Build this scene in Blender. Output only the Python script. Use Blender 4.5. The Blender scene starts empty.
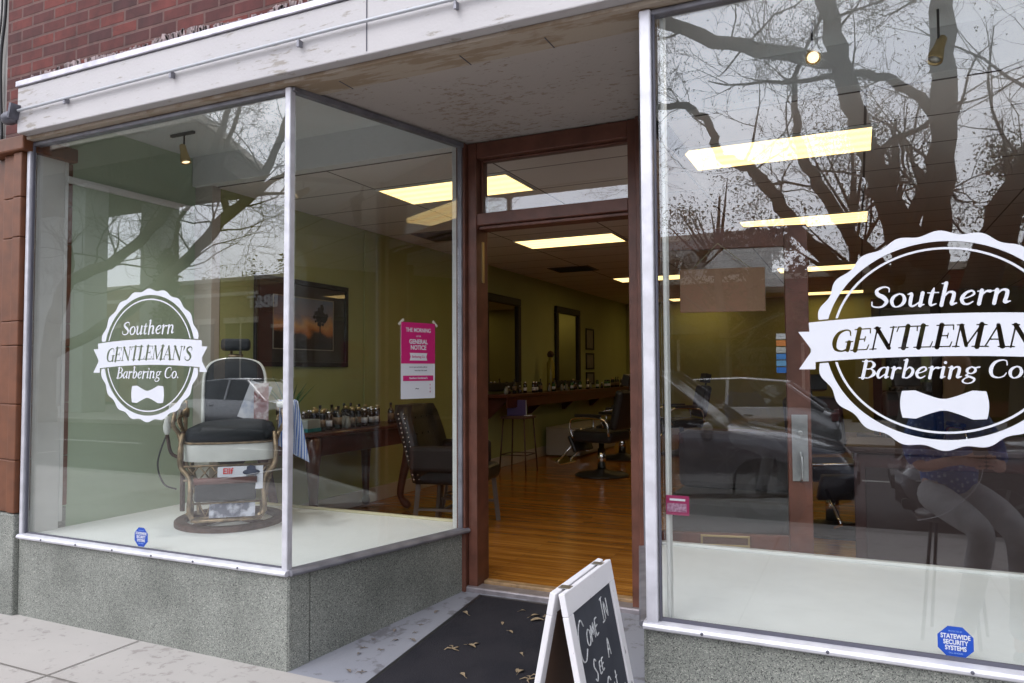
import bpy, bmesh, math, random
import numpy as np
from mathutils import Vector, Matrix, noise as mnoise

# ------------------------------------------------------------------ camera, world, sun, exposure
SC = bpy.context.scene
COL = SC.collection
cam_d = bpy.data.cameras.new("camera")
cam = bpy.data.objects.new("camera", cam_d)
COL.objects.link(cam)
SC.camera = cam
F_PX, YAW, PITCH, ROLL = 741.67, math.radians(25.037), math.radians(2.393), math.radians(-0.2945)
fw = Vector((-math.sin(YAW) * math.cos(PITCH), math.cos(YAW) * math.cos(PITCH), math.sin(PITCH)))
rt = Vector((math.cos(YAW), math.sin(YAW), 0))
up = rt.cross(fw)
r2 = math.cos(ROLL) * rt + math.sin(ROLL) * up
u2 = -math.sin(ROLL) * rt + math.cos(ROLL) * up
cam.matrix_world = Matrix(((r2.x, u2.x, -fw.x, 0), (r2.y, u2.y, -fw.y, -2.858), (r2.z, u2.z, -fw.z, 1.45), (0, 0, 0, 1)))
cam_d.sensor_fit = 'HORIZONTAL'
cam_d.sensor_width = 36.0
cam_d.lens = 36.0 * F_PX / 1024.0
cam_d.clip_start = 0.05
cam_d.clip_end = 2000

SUN_EL, SUN_AZ = math.radians(48), math.radians(200)
world = bpy.data.worlds.new("World")
SC.world = world
world.use_nodes = True
wn, wl = world.node_tree.nodes, world.node_tree.links
wn.clear()
w_out = wn.new('ShaderNodeOutputWorld')
w_bg = wn.new('ShaderNodeBackground')
w_sky = wn.new('ShaderNodeTexSky')
w_sky.sky_type = 'NISHITA'
w_sky.sun_disc = False
w_sky.sun_elevation = SUN_EL
w_sky.sun_rotation = SUN_AZ
w_sky.air_density = 1.4
w_sky.dust_density = 3.0
w_tc = wn.new('ShaderNodeTexCoord')
w_no = wn.new('ShaderNodeTexNoise')
w_no.inputs['Scale'].default_value = 2.2
w_no.inputs['Detail'].default_value = 5
w_ramp = wn.new('ShaderNodeValToRGB')
w_ramp.color_ramp.elements[0].position = 0.35
w_ramp.color_ramp.elements[0].color = (9.6, 9.9, 11.2, 1)
w_ramp.color_ramp.elements[1].position = 0.7
w_ramp.color_ramp.elements[1].color = (15.5, 15.6, 16.4, 1)
w_mix = wn.new('ShaderNodeMixRGB')
w_mix.inputs[0].default_value = 0.86        # overcast cloud deck over the sky
wl.new(w_tc.outputs['Generated'], w_no.inputs['Vector'])
wl.new(w_no.outputs['Fac'], w_ramp.inputs[0])
wl.new(w_sky.outputs[0], w_mix.inputs[1])
# the cloud deck is brighter round the hidden sun
w_dot = wn.new('ShaderNodeVectorMath'); w_dot.operation = 'DOT_PRODUCT'
w_dot.inputs[1].default_value = (math.sin(SUN_AZ) * math.cos(math.radians(26)), math.cos(SUN_AZ) * math.cos(math.radians(26)), math.sin(math.radians(26)))
wl.new(w_tc.outputs['Generated'], w_dot.inputs[0])
w_cl = wn.new('ShaderNodeMath'); w_cl.operation = 'MAXIMUM'; w_cl.inputs[1].default_value = 0.0
wl.new(w_dot.outputs['Value'], w_cl.inputs[0])
w_pw = wn.new('ShaderNodeMath'); w_pw.operation = 'POWER'; w_pw.inputs[1].default_value = 3.0
wl.new(w_cl.outputs[0], w_pw.inputs[0])
w_ma = wn.new('ShaderNodeMath'); w_ma.operation = 'MULTIPLY_ADD'; w_ma.inputs[1].default_value = 1.55; w_ma.inputs[2].default_value = 0.62
wl.new(w_pw.outputs[0], w_ma.inputs[0])
w_sc = wn.new('ShaderNodeVectorMath'); w_sc.operation = 'SCALE'
wl.new(w_ramp.outputs[0], w_sc.inputs[0]); wl.new(w_ma.outputs[0], w_sc.inputs['Scale'])
wl.new(w_sc.outputs[0], w_mix.inputs[2])
wl.new(w_mix.outputs[0], w_bg.inputs[0])
w_bg.inputs[1].default_value = 0.15
wl.new(w_bg.outputs[0], w_out.inputs[0])

sun_d = bpy.data.lights.new("sun", 'SUN')
sun_d.energy = 0.6
sun_d.angle = math.radians(25)
sun_d.color = (1.0, 0.96, 0.9)
sun = bpy.data.objects.new("sun", sun_d)
COL.objects.link(sun)
# direction towards the sun: behind the camera, high over the street
sdir = Vector((math.sin(SUN_AZ) * math.cos(SUN_EL), math.cos(SUN_AZ) * math.cos(SUN_EL), math.sin(SUN_EL)))
sun.rotation_euler = sdir.to_track_quat('Z', 'Y').to_euler()

SC.view_settings.view_transform = 'Standard'
SC.view_settings.look = 'None'
SC.view_settings.exposure = 0.12
SC.view_settings.gamma = 1.0
SC.render.engine = 'CYCLES'
SC.cycles.max_bounces = 9
SC.cycles.diffuse_bounces = 4
SC.cycles.glossy_bounces = 5
SC.cycles.transparent_max_bounces = 24
SC.cycles.transmission_bounces = 6
SC.cycles.sample_clamp_indirect = 6
SC.cycles.caustics_reflective = False
SC.cycles.use_denoising = True

# ------------------------------------------------------------------ helpers
PI = math.pi


class MB:
    """collects shapes; build() links them as one mesh object"""

    def __init__(s, M=None):
        s.v, s.f, s.sm, s.mi = [], [], [], []
        s.M = M or Matrix()
        s.cur = 0

    def _add(s, vs, fs, smooth=False):
        b = len(s.v)
        s.v += [tuple(s.M @ Vector(p)) for p in vs]
        for f in fs:
            s.f.append(tuple(b + i for i in f))
            s.sm.append(smooth)
            s.mi.append(s.cur)
        return s

    def box(s, x0, x1, y0, y1, z0, z1):
        if x0 > x1: x0, x1 = x1, x0
        if y0 > y1: y0, y1 = y1, y0
        if z0 > z1: z0, z1 = z1, z0
        vs = [(x0, y0, z0), (x1, y0, z0), (x1, y1, z0), (x0, y1, z0), (x0, y0, z1), (x1, y0, z1), (x1, y1, z1), (x0, y1, z1)]
        return s._add(vs, [(0, 3, 2, 1), (4, 5, 6, 7), (0, 1, 5, 4), (1, 2, 6, 5), (2, 3, 7, 6), (3, 0, 4, 7)])

    def cbox(s, c, d, R=None):
        """centre, full dimensions, optional rotation"""
        x, y, z = d[0] / 2, d[1] / 2, d[2] / 2
        R = R or Matrix()
        vs = [Vector(c) + (R @ Vector(p)) for p in [(-x, -y, -z), (x, -y, -z), (x, y, -z), (-x, y, -z), (-x, -y, z), (x, -y, z), (x, y, z), (-x, y, z)]]
        return s._add(vs, [(0, 3, 2, 1), (4, 5, 6, 7), (0, 1, 5, 4), (1, 2, 6, 5), (2, 3, 7, 6), (3, 0, 4, 7)])

    def quad(s, a, b, c, d):
        return s._add([a, b, c, d], [(0, 1, 2, 3)])

    def beam(s, a, b, w, h, side=None):
        """rectangular bar from a to b; w across (horizontal), h the other way"""
        a, b = Vector(a), Vector(b)
        t = (b - a).normalized()
        n = Vector(side).normalized() if side else t.cross(Vector((0, 0, 1)))
        if n.length < 1e-4: n = Vector((1, 0, 0))
        n = (n - t * n.dot(t)).normalized()
        m = t.cross(n)
        vs = []
        for p in (a, b):
            for i, j in ((-1, -1), (1, -1), (1, 1), (-1, 1)):
                vs.append(p + n * (i * w / 2) + m * (j * h / 2))
        return s._add(vs, [(0, 3, 2, 1), (4, 5, 6, 7), (0, 1, 5, 4), (1, 2, 6, 5), (2, 3, 7, 6), (3, 0, 4, 7)])

    def tube(s, pts, rad, n=8, cap=True, smooth=True, flat=1.0):
        pts = [Vector(p) for p in pts]
        if not hasattr(rad, '__len__'): rad = [rad] * len(pts)
        vs, fs = [], []
        prev = None
        for i, p in enumerate(pts):
            t = (pts[min(i + 1, len(pts) - 1)] - pts[max(i - 1, 0)])
            if t.length < 1e-9: t = Vector((0, 0, 1))
            t.normalize()
            if prev is None:
                a = Vector((0, 0, 1)) if abs(t.z) < 0.9 else Vector((1, 0, 0))
                nn = t.cross(a).normalized()
            else:
                nn = prev - t * prev.dot(t)
                if nn.length < 1e-6: nn = t.orthogonal()
                nn.normalize()
            prev = nn
            bb = t.cross(nn)
            for k in range(n):
                a = 2 * PI * k / n
                vs.append(p + nn * (math.cos(a) * rad[i]) + bb * (math.sin(a) * rad[i] * flat))
        for i in range(len(pts) - 1):
            for k in range(n):
                k2 = (k + 1) % n
                fs.append((i * n + k, i * n + k2, (i + 1) * n + k2, (i + 1) * n + k))
        s._add(vs, fs, smooth)
        if cap:
            b = len(s.v) - len(vs)
            for ring, rev in ((0, True), (len(pts) - 1, False)):
                f = [b + ring * n + k for k in range(n)]
                s.f.append(tuple(f[::-1] if rev else f)); s.sm.append(False); s.mi.append(s.cur)
        return s

    def lathe(s, prof, c=(0, 0, 0), n=20, sx=1.0, sy=1.0, smooth=True, R=None):
        vs, fs = [], []
        R = R or Matrix()
        for r, z in prof:
            for k in range(n):
                a = 2 * PI * k / n
                vs.append(Vector(c) + R @ Vector((math.cos(a) * r * sx, math.sin(a) * r * sy, z)))
        m = len(prof)
        for i in range(m - 1):
            for k in range(n):
                k2 = (k + 1) % n
                fs.append((i * n + k, i * n + k2, (i + 1) * n + k2, (i + 1) * n + k))
        s._add(vs, fs, smooth)
        b = len(s.v) - len(vs)
        if prof[0][0] > 1e-5:
            s.f.append(tuple(b + k for k in range(n))[::-1]); s.sm.append(False); s.mi.append(s.cur)
        if prof[-1][0] > 1e-5:
            s.f.append(tuple(b + (m - 1) * n + k for k in range(n))); s.sm.append(False); s.mi.append(s.cur)
        return s

    def prism(s, poly, o, ux, uy, ext):
        """polygon in the plane (o; ux, uy) pushed along ext"""
        o, ux, uy, ext = Vector(o), Vector(ux), Vector(uy), Vector(ext)
        n = len(poly)
        vs = [o + ux * a + uy * b for a, b in poly] + [o + ux * a + uy * b + ext for a, b in poly]
        fs = [tuple(range(n))[::-1], tuple(range(n, 2 * n))]
        for i in range(n):
            j = (i + 1) % n
            fs.append((i, j, n + j, n + i))
        return s._add(vs, fs)

    def loft(s, rings, smooth=True, closed=True, cap=True):
        n = len(rings[0])
        vs = [p for r in rings for p in r]
        fs = []
        for i in range(len(rings) - 1):
            for k in range(n if closed else n - 1):
                k2 = (k + 1) % n
                fs.append((i * n + k, i * n + k2, (i + 1) * n + k2, (i + 1) * n + k))
        s._add(vs, fs, smooth)
        if cap:
            b = len(s.v) - len(vs)
            s.f.append(tuple(b + k for k in range(n))[::-1]); s.sm.append(False); s.mi.append(s.cur)
            s.f.append(tuple(b + (len(rings) - 1) * n + k for k in range(n))); s.sm.append(False); s.mi.append(s.cur)
        return s

    def build(s, name, mat, parent=None, world=False, bevel=0, seg=2, subsurf=0, fixn=True):
        me = bpy.data.meshes.new(name)
        off = Vector()
        if world and parent is not None:
            p = parent
            while p is not None:
                off += p.location
                p = p.parent
        me.from_pydata([tuple(Vector(v) - off) for v in s.v], [], s.f)
        for p, sm, mi in zip(me.polygons, s.sm, s.mi):
            p.use_smooth = sm
            p.material_index = mi
        if fixn:
            bm = bmesh.new(); bm.from_mesh(me)
            bmesh.ops.recalc_face_normals(bm, faces=bm.faces)
            bm.to_mesh(me); bm.free()
        for m in (mat if isinstance(mat, (list, tuple)) else [mat]):
            me.materials.append(m)
        me.update()
        o = bpy.data.objects.new(name, me)
        COL.objects.link(o)
        if parent is not None: o.parent = parent
        if bevel:
            b = o.modifiers.new("bevel", 'BEVEL'); b.width = bevel; b.segments = seg; b.limit_method = 'ANGLE'
        if subsurf:
            b = o.modifiers.new("sub", 'SUBSURF'); b.levels = subsurf; b.render_levels = subsurf
        return o


def tag(o, label=None, cat=None, group=None, kind=None):
    if label: o['label'] = label
    if cat: o['category'] = cat
    if group: o['group'] = group
    if kind: o['kind'] = kind
    return o


def thing(name, label, cat, loc=(0, 0, 0), rz=0, group=None):
    o = bpy.data.objects.new(name, None)
    o.empty_display_size = 0.1
    COL.objects.link(o)
    o.location = loc
    o.rotation_euler = (0, 0, rz)
    return tag(o, label, cat, group)


def copy_tree(o, parent=None):
    c = o.copy()
    COL.objects.link(c)
    c.parent = parent
    for ch in list(o.children):
        copy_tree(ch, c)
    return c


def crom(pts, k=6):
    """Catmull-Rom through points of any dimension"""
    P = [np.array(p, float) for p in pts]
    if len(P) < 3: 
        return [tuple(P[0] + (P[1] - P[0]) * t) for t in np.linspace(0, 1, k + 1)]
    Q = [2 * P[0] - P[1]] + P + [2 * P[-1] - P[-2]]
    out = []
    for i in range(1, len(Q) - 2):
        for j in range(k):
            t = j / k
            a, b, c, d = Q[i - 1], Q[i], Q[i + 1], Q[i + 2]
            out.append(tuple(0.5 * ((2 * b) + (-a + c) * t + (2 * a - 5 * b + 4 * c - d) * t * t + (-a + 3 * b - 3 * c + d) * t ** 3)))
    out.append(tuple(P[-1]))
    return out


# ------------------------------------------------------------------ materials
def newmat(name):
    m = bpy.data.materials.new(name)
    m.use_nodes = True
    n = m.node_tree.nodes
    return m, n, m.node_tree.links, n['Principled BSDF']


def mat(name, col, rough=0.6, metal=0.0, var=0.0, vscale=6.0, bump=0.0, bscale=60.0, coat=0.0, col2=None, emit=0.0, spec=0.5, detail=6, lo=0.35, hi=0.65, rvar=0.0, stretch=None, alpha=None):
    m, n, l, b = newmat(name)
    b.inputs['Base Color'].default_value = (*col, 1)
    b.inputs['Roughness'].default_value = rough
    b.inputs['Metallic'].default_value = metal
    b.inputs['Specular IOR Level'].default_value = spec
    if coat: b.inputs['Coat Weight'].default_value = coat; b.inputs['Coat Roughness'].default_value = 0.08
    if emit:
        b.inputs['Emission Color'].default_value = (*col, 1)
        b.inputs['Emission Strength'].default_value = emit
    tc = n.new('ShaderNodeTexCoord')
    src = tc.outputs['Object']
    if stretch:
        mp = n.new('ShaderNodeMapping')
        mp.inputs['Scale'].default_value = stretch
        l.new(src, mp.inputs[0]); src = mp.outputs[0]
    if var or col2:
        no = n.new('ShaderNodeTexNoise')
        no.inputs['Scale'].default_value = vscale
        no.inputs['Detail'].default_value = detail
        l.new(src, no.inputs['Vector'])
        r = n.new('ShaderNodeValToRGB')
        r.color_ramp.elements[0].position = lo
        r.color_ramp.elements[1].position = hi
        if col2:
            r.color_ramp.elements[0].color = (*col2, 1)
        else:
            r.color_ramp.elements[0].color = (*[c * (1 - var) for c in col], 1)
        r.color_ramp.elements[1].color = (*col, 1)
        l.new(no.outputs['Fac'], r.inputs[0])
        l.new(r.outputs[0], b.inputs['Base Color'])
        if rvar:
            mr = n.new('ShaderNodeMapRange')
            mr.inputs['To Min'].default_value = rough - rvar
            mr.inputs['To Max'].default_value = rough + rvar
            l.new(no.outputs['Fac'], mr.inputs['Value'])
            l.new(mr.outputs[0], b.inputs['Roughness'])
    if bump:
        nb = n.new('ShaderNodeTexNoise')
        nb.inputs['Scale'].default_value = bscale
        nb.inputs['Detail'].default_value = 5
        l.new(src, nb.inputs['Vector'])
        bp = n.new('ShaderNodeBump')
        bp.inputs['Strength'].default_value = bump
        bp.inputs['Distance'].default_value = 0.01
        l.new(nb.outputs['Fac'], bp.inputs['Height'])
        l.new(bp.outputs[0], b.inputs['Normal'])
    return m


def mat_glass(name, ior=1.9, tint=(1, 1, 1), rough=0.0):
    m, n, l, b = newmat(name)
    n.remove(b)
    out = n['Material Output']
    tr = n.new('ShaderNodeBsdfTransparent'); tr.inputs[0].default_value = (*tint, 1)
    gl = n.new('ShaderNodeBsdfGlossy'); gl.inputs['Roughness'].default_value = rough
    gl.inputs['Color'].default_value = (0.96, 0.98, 1, 1)
    fr = n.new('ShaderNodeFresnel')
    geo = n.new('ShaderNodeNewGeometry')
    mr = n.new('ShaderNodeMapRange')
    mr.inputs['To Min'].default_value = ior
    mr.inputs['To Max'].default_value = 1.0 / ior
    l.new(geo.outputs['Backfacing'], mr.inputs['Value'])
    l.new(mr.outputs[0], fr.inputs['IOR'])
    mx = n.new('ShaderNodeMixShader')
    l.new(fr.outputs[0], mx.inputs[0]); l.new(tr.outputs[0], mx.inputs[1]); l.new(gl.outputs[0], mx.inputs[2])
    l.new(mx.outputs[0], out.inputs['Surface'])
    return m


def mat_granite(name):
    m, n, l, b = newmat(name)
    tc = n.new('ShaderNodeTexCoord')
    vo = n.new('ShaderNodeTexVoronoi'); vo.inputs['Scale'].default_value = 290
    no = n.new('ShaderNodeTexNoise'); no.inputs['Scale'].default_value = 95; no.inputs['Detail'].default_value = 3
    n2 = n.new('ShaderNodeTexNoise'); n2.inputs['Scale'].default_value = 2.4; n2.inputs['Detail'].default_value = 6
    for q in (vo, no, n2): l.new(tc.outputs['Object'], q.inputs['Vector'])
    sep = n.new('ShaderNodeSeparateColor'); l.new(vo.outputs['Color'], sep.inputs[0])
    r = n.new('ShaderNodeValToRGB'); cr = r.color_ramp; cr.interpolation = 'CONSTANT'
    cr.elements[0].position = 0; cr.elements[0].color = (0.075, 0.078, 0.075, 1)
    cr.elements[1].position = 0.12; cr.elements[1].color = (0.20, 0.212, 0.198, 1)
    for p, c in ((0.4, (0.25, 0.265, 0.245)), (0.66, (0.31, 0.325, 0.295)), (0.92, (0.46, 0.46, 0.42))):
        e = cr.elements.new(p); e.color = (*c, 1)
    l.new(sep.outputs[0], r.inputs[0])
    mx = n.new('ShaderNodeMixRGB'); mx.blend_type = 'MULTIPLY'; mx.inputs[0].default_value = 0.7
    r2_ = n.new('ShaderNodeValToRGB')
    r2_.color_ramp.elements[0].position = 0.3; r2_.color_ramp.elements[0].color = (0.5, 0.51, 0.49, 1)
    r2_.color_ramp.elements[1].position = 0.65; r2_.color_ramp.elements[1].color = (1.0, 1.0, 0.98, 1)
    l.new(n2.outputs['Fac'], r2_.inputs[0])
    l.new(r.outputs[0], mx.inputs[1]); l.new(r2_.outputs[0], mx.inputs[2])
    l.new(mx.outputs[0], b.inputs['Base Color'])
    b.inputs['Roughness'].default_value = 0.55
    bp = n.new('ShaderNodeBump'); bp.inputs['Strength'].default_value = 0.25; bp.inputs['Distance'].default_value = 0.004
    l.new(no.outputs['Fac'], bp.inputs['Height']); l.new(bp.outputs[0], b.inputs['Normal'])
    return m


def mat_brick(name, c1, c2, mortar, bw=0.215, bh=0.075, mw=0.009, axis='xz', offset=0.5, dirty=0.5):
    m, n, l, b = newmat(name)
    tc = n.new('ShaderNodeTexCoord')
    sp = n.new('ShaderNodeSeparateXYZ'); l.new(tc.outputs['Object'], sp.inputs[0])
    cb = n.new('ShaderNodeCombineXYZ')
    l.new(sp.outputs['X' if axis[0] == 'x' else 'Y'], cb.inputs[0])
    l.new(sp.outputs['Z' if axis[1] == 'z' else 'Y'], cb.inputs[1])
    br = n.new('ShaderNodeTexBrick')
    br.inputs['Scale'].default_value = 1
    br.inputs['Brick Width'].default_value = bw
    br.inputs['Row Height'].default_value = bh
    br.inputs['Mortar Size'].default_value = mw
    br.inputs['Mortar Smooth'].default_value = 0.3
    br.inputs['Bias'].default_value = 0.0
    br.offset = offset
    br.inputs['Color1'].default_value = (*c1, 1)
    br.inputs['Color2'].default_value = (*c2, 1)
    br.inputs['Mortar'].default_value = (*mortar, 1)
    nz = n.new('ShaderNodeTexNoise'); nz.inputs['Scale'].default_value = 9; nz.inputs['Detail'].default_value = 4
    l.new(tc.outputs['Object'], nz.inputs['Vector'])
    # edges wander a little
    vm = n.new('ShaderNodeVectorMath'); vm.operation = 'MULTIPLY_ADD'
    vm.inputs[1].default_value = (0.006, 0.006, 0); l.new(nz.outputs['Color'], vm.inputs[0]); l.new(cb.outputs[0], vm.inputs[2])
    l.new(vm.outputs[0], br.inputs['Vector'])
    n3 = n.new('ShaderNodeTexNoise'); n3.inputs['Scale'].default_value = 5; n3.inputs['Detail'].default_value = 8; n3.inputs['Roughness'].default_value = 0.7
    l.new(tc.outputs['Object'], n3.inputs['Vector'])
    r = n.new('ShaderNodeValToRGB')
    r.color_ramp.elements[0].position = 0.3; r.color_ramp.elements[0].color = (0.45, 0.42, 0.42, 1)
    r.color_ramp.elements[1].position = 0.7; r.color_ramp.elements[1].color = (1.15, 1.1, 1.1, 1)
    l.new(n3.outputs['Fac'], r.inputs[0])
    mx = n.new('ShaderNodeMixRGB'); mx.blend_type = 'MULTIPLY'; mx.inputs[0].default_value = dirty
    l.new(br.outputs['Color'], mx.inputs[1]); l.new(r.outputs[0], mx.inputs[2])
    l.new(mx.outputs[0], b.inputs['Base Color'])
    b.inputs['Roughness'].default_value = 0.8
    bp = n.new('ShaderNodeBump'); bp.inputs['Strength'].default_value = 0.8; bp.inputs['Distance'].default_value = 0.006
    inv = n.new('ShaderNodeMath'); inv.operation = 'SUBTRACT'; inv.inputs[0].default_value = 1
    l.new(br.outputs['Fac'], inv.inputs[1]); l.new(inv.outputs[0], bp.inputs['Height']); l.new(bp.outputs[0], b.inputs['Normal'])
    return m


def mat_planks(name):
    m, n, l, b = newmat(name)
    tc = n.new('ShaderNodeTexCoord')
    br = n.new('ShaderNodeTexBrick')
    br.inputs['Scale'].default_value = 1
    br.inputs['Brick Width'].default_value = 1.6
    br.inputs['Row Height'].default_value = 0.058
    br.inputs['Mortar Size'].default_value = 0.0012
    br.offset = 0.37
    br.inputs['Color1'].default_value = (0.36, 0.14, 0.022, 1)
    br.inputs['Color2'].default_value = (0.52, 0.23, 0.042, 1)
    br.inputs['Mortar'].default_value = (0.04, 0.015, 0.005, 1)
    l.new(tc.outputs['Object'], br.inputs['Vector'])
    mp = n.new('ShaderNodeMapping'); mp.inputs['Scale'].default_value = (1.2, 22, 1)
    l.new(tc.outputs['Object'], mp.inputs[0])
    no = n.new('ShaderNodeTexNoise'); no.inputs['Scale'].default_value = 3; no.inputs['Detail'].default_value = 8
    l.new(mp.outputs[0], no.inputs['Vector'])
    r = n.new('ShaderNodeValToRGB')
    r.color_ramp.elements[0].position = 0.35; r.color_ramp.elements[0].color = (0.62, 0.54, 0.45, 1)
    r.color_ramp.elements[1].position = 0.62; r.color_ramp.elements[1].color = (1, 1, 1, 1)
    l.new(no.outputs['Fac'], r.inputs[0])
    mx = n.new('ShaderNodeMixRGB'); mx.blend_type = 'MULTIPLY'; mx.inputs[0].default_value = 0.9
    l.new(br.outputs['Color'], mx.inputs[1]); l.new(r.outputs[0], mx.inputs[2])
    l.new(mx.outputs[0], b.inputs['Base Color'])
    b.inputs['Roughness'].default_value = 0.2
    return m


def mat_tiles(name, ox, oy, tx, ty):
    """suspended ceiling: pale panels, thin dark joints, fine pits"""
    m, n, l, b = newmat(name)
    tc = n.new('ShaderNodeTexCoord')
    mp = n.new('ShaderNodeMapping'); mp.inputs['Location'].default_value = (-ox, -oy, 0)
    l.new(tc.outputs['Object'], mp.inputs[0])
    br = n.new('ShaderNodeTexBrick')
    br.inputs['Scale'].default_value = 1
    br.inputs['Brick Width'].default_value = tx
    br.inputs['Row Height'].default_value = ty
    br.inputs['Mortar Size'].default_value = 0.008
    br.offset = 0.0
    br.inputs['Color1'].default_value = (0.74, 0.71, 0.68, 1)
    br.inputs['Color2'].default_value = (0.70, 0.67, 0.64, 1)
    br.inputs['Mortar'].default_value = (0.16, 0.14, 0.13, 1)
    l.new(mp.outputs[0], br.inputs['Vector'])
    l.new(br.outputs['Color'], b.inputs['Base Color'])
    b.inputs['Roughness'].default_value = 0.9
    no = n.new('ShaderNodeTexNoise'); no.inputs['Scale'].default_value = 120
    l.new(tc.outputs['Object'], no.inputs['Vector'])
    bp = n.new('ShaderNodeBump'); bp.inputs['Strength'].default_value = 0.3; bp.inputs['Distance'].default_value = 0.004
    l.new(no.outputs['Fac'], bp.inputs['Height']); l.new(bp.outputs[0], b.inputs['Normal'])
    return m


def mat_spots(name, base, spot, sc_=16, thr=0.6, base2=None, fine=60, rough=0.85, stretch=(1, 1, 1)):
    """stained paint: irregular spots thicker in some areas, over slow tone changes"""
    m, n, l, b = newmat(name)
    tc = n.new('ShaderNodeTexCoord')
    mp = n.new('ShaderNodeMapping'); mp.inputs['Scale'].default_value = stretch
    l.new(tc.outputs['Object'], mp.inputs[0])
    a = n.new('ShaderNodeTexNoise'); a.inputs['Scale'].default_value = sc_; a.inputs['Detail'].default_value = 5; a.inputs['Roughness'].default_value = 0.65
    c = n.new('ShaderNodeTexNoise'); c.inputs['Scale'].default_value = 1.4; c.inputs['Detail'].default_value = 4
    l.new(mp.outputs[0], a.inputs['Vector']); l.new(tc.outputs['Object'], c.inputs['Vector'])
    ad = n.new('ShaderNodeMath'); ad.operation = 'MULTIPLY_ADD'; ad.inputs[1].default_value = 0.45
    l.new(c.outputs['Fac'], ad.inputs[0]); l.new(a.outputs['Fac'], ad.inputs[2])
    r = n.new('ShaderNodeValToRGB')
    r.color_ramp.elements[0].position = thr + 0.2; r.color_ramp.elements[0].color = (0, 0, 0, 1)
    r.color_ramp.elements[1].position = thr + 0.28; r.color_ramp.elements[1].color = (1, 1, 1, 1)
    l.new(ad.outputs[0], r.inputs[0])
    tone = n.new('ShaderNodeMixRGB'); tone.inputs[1].default_value = (*base, 1); tone.inputs[2].default_value = (*(base2 or [x * .8 for x in base]), 1)
    l.new(c.outputs['Fac'], tone.inputs[0])
    mx = n.new('ShaderNodeMixRGB'); mx.inputs[2].default_value = (*spot, 1)
    l.new(r.outputs[0], mx.inputs[0]); l.new(tone.outputs[0], mx.inputs[1])
    l.new(mx.outputs[0], b.inputs['Base Color'])
    b.inputs['Roughness'].default_value = rough
    no = n.new('ShaderNodeTexNoise'); no.inputs['Scale'].default_value = fine; no.inputs['Detail'].default_value = 4
    l.new(tc.outputs['Object'], no.inputs['Vector'])
    bp = n.new('ShaderNodeBump'); bp.inputs['Strength'].default_value = 0.25; bp.inputs['Distance'].default_value = 0.005
    l.new(no.outputs['Fac'], bp.inputs['Height']); l.new(bp.outputs[0], b.inputs['Normal'])
    return m


M = {}
M['granite'] = mat_granite('granite')
M['brick'] = mat_brick('red_brick', (0.175, 0.034, 0.026), (0.065, 0.018, 0.019), (0.15, 0.08, 0.07), dirty=1.0)
M['fascia'] = mat_spots('painted_fascia', (0.58, 0.56, 0.565), (0.33, 0.30, 0.27), sc_=9, thr=0.635, base2=(0.46, 0.445, 0.46), rough=0.55, stretch=(1, 1, 5))
M['drip'] = mat('drip_metal', (0.62, 0.60, 0.68), 0.35, 0.6, var=0.3, vscale=12)
M['soffit'] = mat_spots('stained_soffit', (0.50, 0.45, 0.42), (0.30, 0.235, 0.19), sc_=26, thr=0.60, base2=(0.40, 0.36, 0.335), rough=0.9, stretch=(0.8, 1.6, 1))
M['beam'] = mat_spots('peeling_beam', (0.42, 0.34, 0.26), (0.33, 0.25, 0.175), sc_=4, thr=0.50, base2=(0.46, 0.40, 0.34), stretch=(1, 5, 1))
M['alu'] = mat('aluminium', (0.70, 0.70, 0.76), 0.42, 0.25, var=0.18, vscale=14, bump=0.05)
M['alu_dark'] = mat('dull_aluminium', (0.30, 0.30, 0.34), 0.5, 0.5, var=0.3, vscale=10)
M['gasket'] = mat('old_gasket', (0.10, 0.10, 0.13), 0.7)
M['maroon'] = mat('maroon_paint', (0.165, 0.062, 0.040), 0.42, var=0.35, vscale=9, bump=0.06, bscale=30)
M['terracotta'] = mat('terracotta_tile', (0.165, 0.056, 0.022), 0.5, var=0.3, vscale=9, bump=0.08, bscale=25)
M['sage'] = mat('sage_wall_paint', (0.42, 0.52, 0.38), 0.75, var=0.05, vscale=2, bump=0.05)
M['olive'] = mat('olive_wall_paint', (0.38, 0.42, 0.17), 0.8, var=0.08, vscale=2, bump=0.05)
M['white_board'] = mat('white_painted_board', (0.86, 0.89, 0.88), 0.5, var=0.06, vscale=5, lo=0.3, hi=0.7)
M['white_trim'] = mat('white_trim', (0.72, 0.73, 0.71), 0.5, var=0.08, vscale=6)
M['cream_trim'] = mat('cream_baseboard', (0.50, 0.47, 0.42), 0.5)
M['display_ceiling'] = mat('display_ceiling', (0.70, 0.72, 0.72), 0.8, var=0.06, vscale=2)
M['planks'] = mat_planks('heart_pine_planks')
M['tiles'] = mat_tiles('ceiling_tiles', -3.43, 1.93, 1.165, 0.575)
M['sidewalk'] = mat_spots('sidewalk_concrete', (0.50, 0.475, 0.45), (0.32, 0.295, 0.28), sc_=14, thr=0.575, base2=(0.37, 0.35, 0.335), fine=150)
M['ramp'] = mat_spots('grey_painted_concrete', (0.30, 0.31, 0.35), (0.16, 0.16, 0.18), sc_=10, thr=0.58, base2=(0.22, 0.23, 0.27), fine=90, rough=0.6)
M['asphalt'] = mat('asphalt', (0.055, 0.055, 0.058), 0.85, var=0.3, vscale=3, bump=0.3, bscale=120)
M['paint_line'] = mat('road_paint', (0.7, 0.7, 0.66), 0.6, var=0.2, vscale=8)
M['grass'] = mat('verge_grass', (0.06, 0.09, 0.03), 0.9, var=0.4, vscale=4)
M['glass'] = mat_glass('shop_glass', 1.76, (0.98, 0.99, 0.985))
M['thin_glass'] = mat_glass('thin_glass', 1.45)
M['vinyl'] = mat('white_vinyl', (0.66, 0.68, 0.74), 0.55, var=0.03)
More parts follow.
